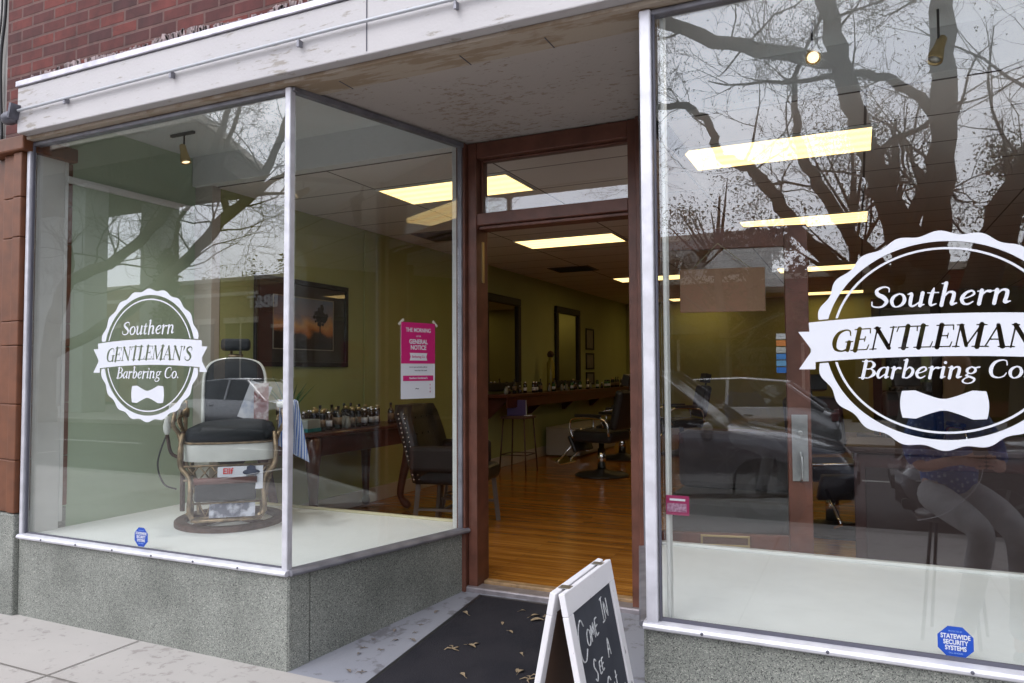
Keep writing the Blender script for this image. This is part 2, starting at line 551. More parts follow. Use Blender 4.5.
M['black'] = mat('black_plastic', (0.02, 0.02, 0.022), 0.4)
M['leather'] = mat('black_leather', (0.022, 0.022, 0.026), 0.38, var=0.3, vscale=12, bump=0.3, bscale=40)
M['teal_leather'] = mat('worn_dark_leather', (0.014, 0.019, 0.025), 0.7, var=0.35, vscale=9, bump=0.25, bscale=35)
M['matt_leather'] = mat('matt_brown_leather', (0.020, 0.013, 0.012), 0.75, var=.3, vscale=10)
M['porcelain'] = mat('white_porcelain', (0.72, 0.74, 0.70), 0.22, var=0.12, vscale=10, coat=0.5)
M['brass'] = mat('worn_brass', (0.36, 0.27, 0.17), 0.45, 0.8, var=0.5, vscale=22, bump=0.2, bscale=60)
M['iron'] = mat('rusty_iron', (0.12, 0.07, 0.055), 0.6, 0.4, var=0.5, vscale=20, bump=0.2)
M['mahogany'] = mat('mahogany', (0.075, 0.018, 0.010), 0.3, var=0.4, vscale=5, stretch=(1, 1, 6), coat=0.3)
M['chrome'] = mat('chrome', (0.75, 0.75, 0.76), 0.12, 1.0)
M['steel'] = mat('brushed_steel', (0.45, 0.46, 0.46), 0.35, 0.9, var=0.2, vscale=20)
M['gold'] = mat('brass_frame', (0.55, 0.42, 0.20), 0.35, 0.8)
M['mirror'] = mat('mirror_glass', (0.42, 0.42, 0.42), 0.03, 1.0)
M['frame_black'] = mat('black_frame', (0.012, 0.010, 0.010), 0.6, bump=0.05)
M['shelf_red'] = mat('red_brown_shelf', (0.10, 0.022, 0.018), 0.35, var=0.2)
M['mat_black'] = mat('ribbed_black_mat', (0.006, 0.006, 0.012), 0.97, col2=(0.013, 0.012, 0.018), vscale=4.5, lo=.42, hi=.62, bump=0.6, bscale=260)
M['leaf_dry'] = mat('dry_leaf', (0.42, 0.32, 0.20), 0.8, var=0.5, vscale=30)
M['white_worn'] = mat_spots('worn_white_wood', (0.78, 0.77, 0.80), (0.22, 0.20, 0.22), sc_=26, thr=0.66, base2=(0.70, 0.69, 0.72), rough=0.6, stretch=(3, 1, 0.8))
M['chalkboard'] = mat('chalkboard', (0.018, 0.020, 0.032), 0.75, col2=(0.045, 0.05, 0.065), vscale=7, lo=0.3, hi=0.75)
M['chalk'] = mat('chalk', (0.70, 0.72, 0.74), 0.95, var=0.45, vscale=120)
M['board_back'] = mat('brown_hardboard', (0.12, 0.060, 0.035), 0.7, var=0.2, vscale=5)
M['sticker_blue'] = mat('blue_sticker', (0.012, 0.07, 0.42), 0.4)
M['pink'] = mat('magenta_print', (0.55, 0.012, 0.16), 0.5)
M['paper'] = mat('white_paper', (0.66, 0.68, 0.74), 0.6)
M['ink'] = mat('dark_ink', (0.05, 0.05, 0.06), 0.6)
M['red_ink'] = mat('red_ink', (0.65, 0.03, 0.03), 0.5)
M['teal_ink'] = mat('teal_ink', (0.03, 0.22, 0.30), 0.5)
M['skin'] = mat('skin', (0.55, 0.30, 0.22), 0.55, var=0.08)
M['lamp'] = None

# ------------------------------------------------------------------ outdoor ground
MB().box(-45, 45, -4.55, 0.0, -0.35, 0.0).build('sidewalk', M['sidewalk'])
tag(bpy.data.objects['sidewalk'], kind='structure')
j = MB()
for x in np.arange(-44.5, 45, 1.46):
    xx = x + 0.04
    j.quad((xx - 0.004, -4.4, 0.004), (xx + 0.004, -4.4, 0.004), (xx + 0.004, -0.01, 0.004), (xx - 0.004, -0.01, 0.004))
for y in (-0.515, -1.98, -3.44):
    j.quad((-45, y - 0.004, 0.0045), (45, y - 0.004, 0.0045), (45, y + 0.004, 0.0045), (-45, y + 0.004, 0.0045))
tag(j.build('sidewalk_joint', mat('joint_dirt', (0.20, 0.185, 0.17), 0.95)), kind='structure')
k = MB().box(-45, 45, -4.75, -4.555, -0.35, 0.003).build('kerb', mat('kerb_concrete', (0.36, 0.35, 0.33), 0.85, var=0.2, bump=0.1), bevel=0.02)
tag(k, kind='structure')
tag(MB().box(-300, 300, -300, -4.76, -0.6, -0.14).build('street', M['asphalt']), kind='structure')
r_ = MB()
for x in np.arange(-60, 60, 6.0):
    r_.box(x, x + 3, -9.06, -8.94, -0.137, -0.134)
for x in np.arange(-60, 60, 6.4):
    r_.box(x, x + 0.1, -7.1, -4.8, -0.137, -0.134)
tag(r_.build('road_marking', M['paint_line']), kind='structure')
tag(MB().box(-120, 120, -21.5, -13.3, -0.135, 0.0).build('far_pavement', M['sidewalk'], bevel=0.01), kind='structure')
# entrance ramp rising to the threshold between the two returns
rm = MB()
rm._add([(-2.60, 0.0, 0.0), (-0.70, 0.0, 0.0), (-1.10, 1.24, 0.105), (-2.28, 1.24, 0.105),
         (-2.60, 0.0, -0.2), (-0.70, 0.0, -0.2), (-1.10, 1.24, -0.2), (-2.28, 1.24, -0.2)],
        [(0, 1, 2, 3), (0, 4, 5, 1), (1, 5, 6, 2), (2, 6, 7, 3), (3, 7, 4, 0)])
tag(rm.build('entrance_ramp', M['ramp']), kind='structure')

# ------------------------------------------------------------------ the shop building
shop = thing('shop_building', 'brick barber shop front with white fascia, granite base and recessed doorway', 'shop', (-1.5, 0, 0))


def part(mb, name, m, parent=None, **k):
    return mb.build(name, m, parent or shop, world=True, **k)


ZS, ZT = 0.485, 2.87           # sill and head of the display glass
RET_L0, RET_L1 = (-2.565, 0.0), (-2.245, 1.22)
RET_R0, RET_R1 = (-0.742, 0.0), (-1.085, 1.22)
XL, XR = -4.62, 3.4

# brick wall above, returning down on the far left
b = MB()
b.box(-4.74, 6.0, 0.06, 0.36, 3.20, 8.0)
b.box(-4.98, -4.74, 0.06, 0.36, 2.93, 8.0)
part(b, 'brick_wall', M['brick'])
# ragged soldier course lip with old white paint just above the flashing
rng = random.Random(5)
lip = MB()
x = -4.72
while x < 4.5:
    w = rng.uniform(0.006, 0.03)
    hgt = rng.uniform(0, 0.03) * (0.4 + 0.6 * math.sin(x * 3.1) ** 2)
    zz = 3.345 + 0.012 * math.sin(x * 7)
    lip.cbox((x, 0.0575, zz - 0.012 + hgt / 2), (w, 0.006, 0.03 + hgt), Matrix.Rotation(rng.uniform(-.5, .5), 4, 'Y'))
    x += w * 0.6 + rng.choice([0, 0.004, 0.01, 0.05]) * rng.random()
part(lip, 'mortar_edge', mat('old_mortar', (0.42, 0.33, 0.33), 0.9, var=0.5, vscale=25))

# fascia with front lip, flashing, pipe
part(MB().box(-4.60, 4.2, -0.10, 0.055, 2.915, 3.195), 'fascia', M['fascia'], bevel=0.006)
part(MB().box(-4.605, 4.2, -0.112, 0.055, 3.197, 3.232), 'flashing', M['drip'], bevel=0.004)
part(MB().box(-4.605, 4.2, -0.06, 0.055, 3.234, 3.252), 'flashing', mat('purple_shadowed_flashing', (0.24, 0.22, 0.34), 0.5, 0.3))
for sx in (-2.02, 0.9):
    part(MB().box(sx, sx + 0.004, -0.1035, -0.1005, 2.93, 3.19), 'fascia_seam', M['gasket'])
p = MB()
p.tube([(-4.55, -0.125, 3.04), (-2.2, -0.125, 3.06), (0.5, -0.125, 3.055), (4.2, -0.125, 3.06)], 0.0085, 8)
pipe = part(p, 'awning_rod', mat('painted_rod', (0.48, 0.50, 0.54), 0.5, 0.2))
for x in np.arange(-4.12, 4, 0.86):
    p = MB()
    p.box(x - 0.006, x + 0.006, -0.128, -0.099, 3.02, 3.05)
    p.cbox((x + 0.004, -0.128, 3.022), (0.014, 0.012, 0.02))
    part(p, 'rod_bracket', M['alu_dark'], pipe)
p = MB()
p.cbox((-4.585, -0.128, 3.04), (0.02, 0.06, 0.09), Matrix.Rotation(.25, 4, 'Y'))
p.lathe([(0.035, -0.05), (0.042, -0.02), (0.038, 0.05), (0.02, 0.07)], (-4.66, -0.10, 3.02), 14, R=Matrix.Rotation(PI / 2, 4, 'Y'))
p.tube([(-4.72, -0.13, 3.02), (-4.85, -0.12, 3.03), (-5.0, -0.02, 3.03)], 0.012, 6)
part(p, 'rod_gearbox', mat('grimy_steel', (0.14, 0.14, 0.17), .5, .5, var=.4, vscale=20), pipe)

# head of the glass and underside of the fascia
part(MB().box(-4.60, 4.2, -0.04, 0.055, 2.895, 2.913), 'fascia_underside', M['beam'])
part(MB().box(XL, RET_L0[0] + 0.03, 0.005, 0.055, ZT, 2.892), 'window_head', M['alu_dark'], bevel=0.004)
part(MB().box(RET_R0[0] - 0.03, XR, 0.005, 0.055, ZT, 2.892), 'window_head', M['alu_dark'], bevel=0.004)

# recess soffit with its beam
so = MB()
so.prism([(-2.60, 0.17), (-0.70, 0.17), (-1.06, 1.40), (-2.27, 1.40)], (0, 0, 2.905), (1, 0, 0), (0, 1, 0), (0, 0, 0.06))
part(so, 'soffit', M['soffit'])
so = MB()
so.prism([(-2.62, 0.056), (-0.69, 0.056), (-0.72, 0.168), (-2.59, 0.168)], (0, 0, 2.896), (1, 0, 0), (0, 1, 0), (0, 0, 0.07))
part(so, 'soffit_beam', M['beam'])
for sx in (-1.62, -2.3, -1.2):
    part(MB().box(sx, sx + 0.004, 0.056, 0.168, 2.8935, 2.897), 'beam_joint', M['gasket'])
# strip heads over the return panes
for (a, c) in ((RET_L0, RET_L1), (RET_R0, RET_R1)):
    part(MB().beam((a[0], a[1] + 0.02, 2.884), (c[0], c[1], 2.884), 0.04, 0.028), 'return_head', M['alu_dark'])


def bulk(name, pts, z1=0.458, z0=-0.05, th=0.22, inward=1):
    """stone slab standing along a line"""
    a, c = Vector((*pts[0], 0)), Vector((*pts[1], 0))
    t = (c - a).normalized()
    n = Vector((-t.y, t.x, 0)) * inward
    m = MB()
    m._add([a + Vector((0, 0, z0)), c + Vector((0, 0, z0)), c + n * th + Vector((0, 0, z0)), a + n * th + Vector((0, 0, z0)),
            a + Vector((0, 0, z1)), c + Vector((0, 0, z1)), c + n * th + Vector((0, 0, z1)), a + n * th + Vector((0, 0, z1))],
           [(0, 3, 2, 1), (4, 5, 6, 7), (0, 1, 5, 4), (1, 2, 6, 5), (2, 3, 7, 6), (3, 0, 4, 7)])
    return part(m, name, M['granite'], bevel=0.006)


bulk('granite_base', ((-4.655, 0.0), (-2.552, 0.0)))
bulk('granite_base', ((-2.548, 0.004), (-2.518, 0.125)), th=0.18)
bulk('granite_base', ((-2.520, 0.131), (-2.238, 1.24)), th=0.18)
bulk('granite_base', ((-0.765, 0.0), (XR, 0.0)))
bulk('granite_base', ((-0.778, 0.006), (-1.10, 1.24)), th=0.16, inward=-1)

# sills: rounded aluminium nosing
def nosing(a, c, side, nm='window_sill', m_=None):
    a, c = Vector(a), Vector(c)
    t = (c - a).normalized(); n = Vector((t.y, -t.x, 0)) * side
    prof = [(-0.03, 0), (0.018, 0), (0.028, 0.006), (0.03, 0.016), (0.022, 0.026), (0.0, 0.030), (-0.03, 0.032)]
    mb = MB()
    rings = [[p_ + n * u + Vector((0, 0, v)) for u, v in prof] for p_ in (a, c)]
    mb.loft(rings, smooth=False)
    return part(mb, nm, m_ or M['alu'], bevel=0.002)


nosing((-4.64, 0.0, 0.460), (-2.545, 0.0, 0.460), 1)
nosing((-2.545, 0.0, 0.461), (-2.225, 1.235, 0.461), 1, m_=M['alu_dark'])
nosing((-0.775, 0.0, 0.460), (XR, 0.0, 0.460), 1)
nosing((-0.765, 0.0, 0.461), (-1.105, 1.235, 0.461), -1, m_=M['alu_dark'])
# screws along the sills
for x in np.arange(-4.4, -2.6, 0.31):
    sc = MB(); sc.lathe([(0.006, 0), (0.006, 0.003), (0.002, 0.004)], (x, -0.0285, 0.476), 8, R=Matrix.Rotation(PI / 2, 4, 'X'))
    part(sc, 'sill_screw', M['gasket'])
for x in np.arange(-0.55, 1.0, 0.43):
    sc = MB(); sc.lathe([(0.006, 0), (0.006, 0.003), (0.002, 0.004)], (x, -0.0285, 0.476), 8, R=Matrix.Rotation(PI / 2, 4, 'X'))
    part(sc, 'sill_screw', M['gasket'])

# glass
def pane(a, c, z0=ZS + 0.006, z1=ZT - 0.002, name='window_pane', th=0.006, parent=None, g=None):
    a, c = Vector((a[0], a[1], 0)), Vector((c[0], c[1], 0))
    m = MB().beam((a.x, a.y, (z0 + z1) / 2), (c.x, c.y, (z0 + z1) / 2), th, z1 - z0)
    return part(m, name, g or M['glass'], parent)


pane((-4.615, 0.03), (-2.585, 0.03))
pane((-2.562, 0.045), (-2.262, 1.19))
pane((-0.70, 0.03), (XR - 0.05, 0.03))
pane((-0.760, 0.05), (-1.080, 1.19))
# mullions
def mullion(x, y, w, d, z0=ZS, z1=ZT + 0.02, m_=None, name='mullion', rot=0):
    mb = MB()
    R = Matrix.Rotation(rot, 4, 'Z')
    mb.cbox((x, y, (z0 + z1) / 2), (w, d, z1 - z0), R)
    return part(mb, name, m_ or M['alu'], bevel=0.006)


mullion(-2.568, 0.012, 0.036, 0.040)
mullion(-4.628, 0.012, 0.028, 0.045)
mullion(-4.606, 0.012, 0.010, 0.02, m_=M['gasket'], name='glazing_bead')
mullion(-0.742, 0.012, 0.046, 0.046)
mullion(-0.712, 0.016, 0.008, 0.022, m_=M['gasket'], name='glazing_bead')
mullion(-2.252, 1.205, 0.03, 0.03, m_=M['alu_dark'])
mullion(-1.083, 1.205, 0.026, 0.03, m_=M['alu_dark'])
mullion(XR, 0.012, 0.05, 0.05)
# inner white posts where the returns meet the door frame
mullion(-2.292, 1.235, 0.05, 0.05, m_=M['white_trim'], name='inner_post')
mullion(-0.690, 0.075, 0.016, 0.05, m_=M['white_trim'], name='inner_post')
# rounded dark bead at the foot of the right pane
part(MB().box(-0.715, XR, 0.012, 0.026, ZS + 0.004, ZS + 0.018), 'glazing_bead', M['gasket'])
part(MB().box(-4.61, -2.59, 0.012, 0.026, ZS + 0.004, ZS + 0.012), 'glazing_bead', M['gasket'])

# left pilaster: glazed terracotta over a granite foot
pl = MB()
for z0, z1 in ((0.612, 0.93), (0.933, 1.27), (1.273, 1.63), (1.633, 1.78), (1.783, 2.30), (2.303, 2.55), (2.553, 2.831)):
    pl.box(-4.735, -4.655, -0.035, 0.3, z0, z1)
    pl.box(-4.86, -4.738, -0.015, 0.3, z0, z1)
pl.box(-5.3, -4.863, 0.03, 0.3, 0.612, 2.83)
pil = part(pl, 'pilaster', M['terracotta'], bevel=0.006, seg=2)
part(MB().box(-5.0, -4.605, -0.06, 0.3, 2.833, 2.925), 'pilaster_cap', M['terracotta'], bevel=0.01)
part(MB().box(-5.3, -4.66, -0.03, 0.3, -0.05, 0.606), 'pilaster_foot', M['granite'], bevel=0.008)
nbw = thing('neighbour_building', 'pale painted wall of the shop next door at the far left edge', 'building', (-8, 0.2, 0))
MB().box(-12, -5.0, 0.10, 6.0, 2.7, 8.0).build('upper_wall', mat('pale_weathered_wall', (0.42, 0.40, 0.38), .85, var=.3, vscale=4, bump=.1), nbw, world=True)
MB().box(-12, -5.31, 0.08, 6.0, -.1, 2.69).build('lower_wall', M['terracotta'], nbw, world=True)
wr_ = thing('wall_cables', 'black cables strapped to the wall end beside the brickwork', 'cable', (-5.05, 0.06, 2.95))
cb_ = MB()
for q_, (x_, r_) in enumerate(((-5.06, .011), (-5.10, .007))):
    cb_.tube(crom([(x_, .085, 2.94), (x_ - .02, .075, 3.5), (x_ + .03, .07, 3.9), (x_ - .02, .08, 4.6), (x_, .08, 7.5)], 6), r_, 6)
cb_.build('cable', M['black'], wr_, world=True)
part(MB().box(XR + 0.03, XR + 0.6, -0.03, 0.3, -0.05, 2.91), 'pilaster', M['terracotta'], bevel=0.01)

# ---- door frame and transom
DF = 1.25
fr = MB()
fr.box(-2.285, -2.222, DF - 0.045, DF + 0.10, 0.10, 2.90)
fr.box(-2.219, -2.158, DF - 0.01, DF + 0.15, 0.12, 2.90)
fr.box(-1.178, -1.125, DF - 0.01, DF + 0.15, 0.12, 2.90)
fr.box(-1.122, -1.085, DF - 0.045, DF + 0.10, 0.10, 2.90)
fr.box(-2.157, -1.179, DF - 0.005, DF + 0.14, 2.375, 2.45)      # rail between door and transom
fr.box(-2.157, -1.179, DF + 0.02, DF + 0.13, 2.352, 2.373)
fr.box(-2.157, -1.179, DF - 0.005, DF + 0.14, 2.80, 2.90)
fr.box(-2.150, -2.138, DF + 0.04, DF + 0.08, 2.451, 2.799)
fr.box(-2.136, -1.186, DF + 0.04, DF + 0.08, 2.785, 2.799)
dfr = part(fr, 'door_frame', M['maroon'], bevel=0.005)
part(MB().box(-2.157, -1.18, DF + 0.055, DF + 0.061, 2.452, 2.798), 'transom_pane', M['glass'], dfr)
th_ = MB()
th_.box(-2.24, -1.12, DF - 0.035, DF + 0.07, 0.09, 0.135)
part(th_, 'threshold', mat('worn_threshold', (0.34, 0.31, 0.33), 0.45, 0.4, var=0.3, vscale=14), bevel=0.01)
part(MB().box(-2.157, -1.179, DF + 0.071, DF + 0.13, 0.12, 0.152), 'threshold_strip', mat('worn_oak_strip', (0.42, 0.27, 0.14), 0.5, var=0.4, vscale=18), bevel=0.006)
part(MB().box(-2.157, -2.149, DF + 0.06, DF + 0.085, 2.02, 2.28), 'door_closer_plate', M['gold'], dfr)

# ---- interior shell
tag(MB().box(-4.9, 4.0, 1.45, 12.75, 0.0, 0.15).build('shop_floor', M['planks']), kind='structure')
tag(MB().box(-2.25, -1.09, DF + 0.131, 1.45, 0.0, 0.15).build('doorway_floor', M['planks']), kind='structure')
ZC = 2.90
tag(MB().box(-4.9, 4.2, 1.36, 12.9, ZC, ZC + 0.05).build('shop_ceiling', M['tiles']), kind='structure')
w = MB()
w.box(-4.62, -4.5, 1.40, 12.8, 0.0, 3.3)
w.box(-4.62, 4.1, 12.55, 12.8, 0.0, 3.3)
part(w, 'interior_wall', M['olive'])
part(MB().box(3.55, 4.1, 1.3, 12.54, 0.0, 3.3), 'interior_wall', mat('mirror_darkening_brown', (0.05, 0.028, 0.022), .6, var=.3, vscale=4, stretch=(1, 6, 1)))  # hidden wall coloured dark so that the mirrors facing it stay dark
w = MB()
w.box(-4.78, -4.665, 0.24, 1.30, 0.3, 3.2)
part(w, 'display_wall', M['sage'])
w = MB(); w.box(3.45, 3.6, 0.06, 1.36, 0.3, 3.2)
part(w, 'display_wall', M['sage'])
w = MB()
w.box(-4.78, -4.645, 0.062, 0.238, 0.3, 3.2)
w.box(-4.664, -4.642, 0.238, 0.262, ZS + 0.03, 2.96)
part(w, 'display_jamb', M['white_trim'], bevel=0.004)
part(MB().box(-4.80, -4.49, 1.302, 1.39, 0.3, 3.1), 'wall_end_post', M['cream_trim'], bevel=0.005)
# display ceiling, dropped header, crown strip
part(MB().box(-4.8, 4.0, 0.07, 1.26, 3.13, 3.18), 'display_ceiling', M['display_ceiling'])
hd = MB()
hd.box(-4.66, -2.30, 1.262, 1.358, 2.905, 3.2)
hd.box(-1.07, 3.5, 1.262, 1.358, 2.905, 3.2)
hd.box(-2.30, -1.07, 1.41, 1.46, 2.905, 3.2)
part(hd, 'ceiling_header', M['display_ceiling'], bevel=0.004)
part(MB().box(-4.664, -4.63, 0.25, 1.26, 2.70, 2.745), 'crown_strip', M['white_trim'], bevel=0.008)
part(MB().box(-4.78, -4.668, 0.25, 1.30, 2.745, 3.12), 'upper_display_wall', M['display_ceiling'])
# wall over the soffit recess so that no sky leaks in
part(MB().box(-4.8, 4.2, 0.2, 1.5, 3.21, 3.26), 'roof_deck', M['black'])
part(MB().box(-5.0, 4.2, 1.4, 13.0, 3.32, 3.4), 'roof_deck', M['black'])
part(MB().box(-4.9, -4.63, 1.40, 12.8, 0.0, 3.35), 'party_wall', M['brick'])
# baseboards
bb = MB()
bb.box(-4.50, -4.478, 1.40, 12.55, 0.15, 0.295)
bb.box(-4.478, 3.55, 12.528, 12.55, 0.15, 0.295)
part(bb, 'baseboard', M['cream_trim'], bevel=0.004)
# display platforms
dp = MB()
dp.prism([(-4.664, 0.062), (-2.575, 0.062), (-2.285, 1.20), (-2.30, 1.29), (-2.32, 1.43), (-4.49, 1.43), (-4.49, 1.31), (-4.664, 1.30)], (0, 0, 0.06), (1, 0, 0), (0, 1, 0), (0, 0, 0.412))
part(dp, 'display_platform', M['white_board'], bevel=0.004)
dp = MB()
dp.prism([(-0.745, 0.062), (3.45, 0.062), (3.45, 1.36), (-1.05, 1.36), (-1.05, 1.12)], (0, 0, 0.06), (1, 0, 0), (0, 1, 0), (0, 0, 0.414))
part(dp, 'display_platform', M['white_board'], bevel=0.004)
part(MB().box(-4.48, -2.33, 1.412, 1.445, 0.4725, 0.488), 'platform_lip', mat('yellowed_lip', (0.62, 0.58, 0.40), 0.5), bevel=0.004)
part(MB().box(-1.06, 3.45, 1.335, 1.375, 0.4745, 0.492), 'platform_lip', M['white_trim'], bevel=0.004)
# vertical pilaster strip on the olive wall behind the table
part(MB().box(-4.50, -4.485, 3.25, 3.37, 0.296, 2.895), 'wall_strip', M['olive'], bevel=0.004)

# ceiling lights
def light_fixture():
    t = thing('ceiling_light', 'x', 'ceiling light', (0, 0, ZC))
    f = MB()
    W, D_ = 1.15, 0.55
    for a in ((-W / 2, W / 2, -D_ / 2, -D_ / 2 + 0.018), (-W / 2, W / 2, D_ / 2 - 0.018, D_ / 2), (-W / 2, -W / 2 + 0.018, -D_ / 2 + 0.018, D_ / 2 - 0.018), (W / 2 - 0.018, W / 2, -D_ / 2 + 0.018, D_ / 2 - 0.018)):
        f.box(a[0], a[1], a[2], a[3], -0.012, -0.0005)
    f.build('frame', M['white_trim'], t)
    MB().box(-W / 2 + 0.019, W / 2 - 0.019, -D_ / 2 + 0.019, D_ / 2 - 0.019, -0.009, -0.002).build('diffuser', LAMP, t)
    return t


m, n, l, bs = newmat('fluorescent_diffuser')
tc = n.new('ShaderNodeTexCoord')
wv = n.new('ShaderNodeTexWave'); wv.wave_type = 'BANDS'; wv.bands_direction = 'Y'
wv.inputs['Scale'].default_value = 2.2; wv.inputs['Distortion'].default_value = 0.0
l.new(tc.outputs['Object'], wv.inputs['Vector'])
rr = n.new('ShaderNodeValToRGB')
rr.color_ramp.elements[0].color = (1.0, 0.62, 0.215, 1); rr.color_ramp.elements[1].color = (1.0, 0.72, 0.30, 1)
l.new(wv.outputs['Fac'], rr.inputs[0]); l.new(rr.outputs[0], bs.inputs['Emission Color'])
bs.inputs['Base Color'].default_value = (0.8, 0.8, 0.75, 1)
bs.inputs['Emission Strength'].default_value = 2.5
LAMP = m
first = None
spots = []
for row, y in enumerate((2.22, 4.78, 8.4, 12.0)):
    for cx in (-2.855, -0.455):
        spots.append((cx, y, row))
names = {(-2.855, 0): 'lit ceiling panel nearest the left window, cut by the door transom', (-0.455, 0): 'large lit ceiling panel nearest the right window',
          (-2.855, 1): 'lit ceiling panel seen just under the doorway head',
         (-0.455, 1): 'second lit panel back behind the right window', 
         (-2.855, 2): 'small distant lit panel beside the right door jamb', (-0.455, 2): 'third lit panel back, above the big window badge',
          (-2.855, 3): 'farthest lit panel on the mirror side', (-0.455, 3): 'farthest thin lit panel behind the window badge'}
for cx, y, row in spots:
    if first is None:
        first = o = light_fixture()
    else:
        o = copy_tree(first)
    o.location = (cx, y, ZC)
    tag(o, names[(cx, row)], 'ceiling light', 'fluorescent panels in the shop ceiling')
# ceiling vents
for i, (x, y, lb) in enumerate(((-3.9, 3.9, 'dark ceiling vent behind the top left corner of the doorway'), (-3.6, 6.9, 'dark ceiling vent above the two wall mirrors'))):
    v = thing('ceiling_vent', lb, 'vent', (x, y, ZC), 0, 'vents in the shop ceiling')
    MB().box(-0.3, 0.3, -0.25, 0.25, -0.010, -0.001).build('vent_frame', mat('vent_grey', (0.14, 0.12, 0.11), 0.7), v, bevel=0.003)
    s_ = MB()
    for kx in range(9): s_.box(-0.27, 0.27, -0.22 + kx * 0.05, -0.20 + kx * 0.05, -0.016, -0.0105)
    s_.build('louvre', M['black'], v)


# ------------------------------------------------------------------ spotlights in the windows
def spotlight(loc, label, aim, lit=False, stem=0.1, watts=0):
    t = thing('spotlight', label, 'spotlight', loc, 0, 'track spotlights over the window displays')
    a = Vector(aim).normalized()
    MB().tube([(0, 0, 0), (0, 0, -stem)], 0.006, 6).build('stem', M['black'], t)
    q = a.to_track_quat('Z', 'Y').to_matrix().to_4x4()
    h = MB(Matrix.Translation((0, 0, -stem - 0.02)) @ q)
    h.lathe([(0.014, -0.06), (0.022, -0.05), (0.024, 0.0), (0.034, 0.05), (0.036, 0.075), (0.030, 0.075), (0.026, 0.06), (0.0, 0.055)], n=16)
    h.build('lamp_head', M['gold'], t)
    g = MB(Matrix.Translation((0, 0, -stem - 0.02)) @ q)
    g.lathe([(0.0, 0.071), (0.026, 0.068), (0.0, 0.066)], n=14)
    g.build('lamp_bulb', mat('lit_bulb', (1.0, 0.72, 0.42), 0.3, emit=2.2) if lit else mat('unlit_bulb', (0.75, 0.75, 0.7), 0.2), t)
    if watts:
        ld = bpy.data.lights.new('spot_beam', 'SPOT'); ld.energy = watts; ld.spot_size = math.radians(120); ld.spot_blend = 1.0; ld.shadow_soft_size = .05; ld.color = (1.0, .96, .92)
        lo = bpy.data.objects.new('spot_beam', ld); COL.objects.link(lo); lo.parent = t
        lo.location = Vector((0, 0, -stem - 0.02)) + a * 0.085; lo.rotation_euler = (-a).to_track_quat('Z', 'Y').to_euler()
    return t


spotlight((-4.22, 0.80, 3.13), 'small lit brass spotlight hanging in the left display window', (0.25, 0.05, -1), True, 0.12, 38)
spotlight((-0.17, 0.95, 3.128), 'lit spotlight in the right display window, pointing at the street', (0.1, -0.9, -0.6), True, 0.13, 22)
spotlight((0.37, 1.05, 3.128), 'unlit brass spotlight hanging in the right display window', (-0.35, -0.35, -1), False, 0.16)
trk = MB(); trk.box(-4.34, -4.12, 0.785, 0.805, 3.11, 3.128)
tag(trk.build('light_track', M['black']), 'black lighting track on the left display ceiling', 'light track', 'lighting tracks')
trk = MB(); trk.box(-0.9, -0.55, 0.55, 0.59, 3.09, 3.127); trk.tube([(-0.75, 0.57, 3.1), (-0.72, 0.75, 2.98), (-0.66, 0.95, 2.9)], [0.02, 0.018, 0.012], 8)
bs_ = thing('spotlight', 'black spotlight on a bent arm, high in the right window corner by the door', 'spotlight', (-0.99, 1.12, 3.128), 0, 'track spotlights over the window displays')
h = MB(); h.tube([(0, 0, 0), (0, 0, -0.25), (0.02, -0.02, -0.36)], 0.010, 6); h.build('stem', M['black'], bs_)
h = MB(); h.tube([(0.0, -0.01, -0.33), (0.05, -0.04, -0.36), (0.11, 0, -0.44), (0.16, 0.03, -0.5)], [0.03, 0.045, 0.035, 0.03], 12); h.build('lamp_head', M['black'], bs_)

# ------------------------------------------------------------------ serif lettering (drawn here, no font file)
def stem(x, y0=0.0, y1=1.0, w=0.17, s0=True, s1=True, sl=0.13, sw=0.05):
    out = [[(x, y0, w), (x, y1, w)]]
    if s0: out.append([(x - w / 2 - sl * .7, y0 + sw / 2, sw), (x + w / 2 + sl * .7, y0 + sw / 2, sw)])
    if s1: out.append([(x - w / 2 - sl * .7, y1 - sw / 2, sw), (x + w / 2 + sl * .7, y1 - sw / 2, sw)])
    return out


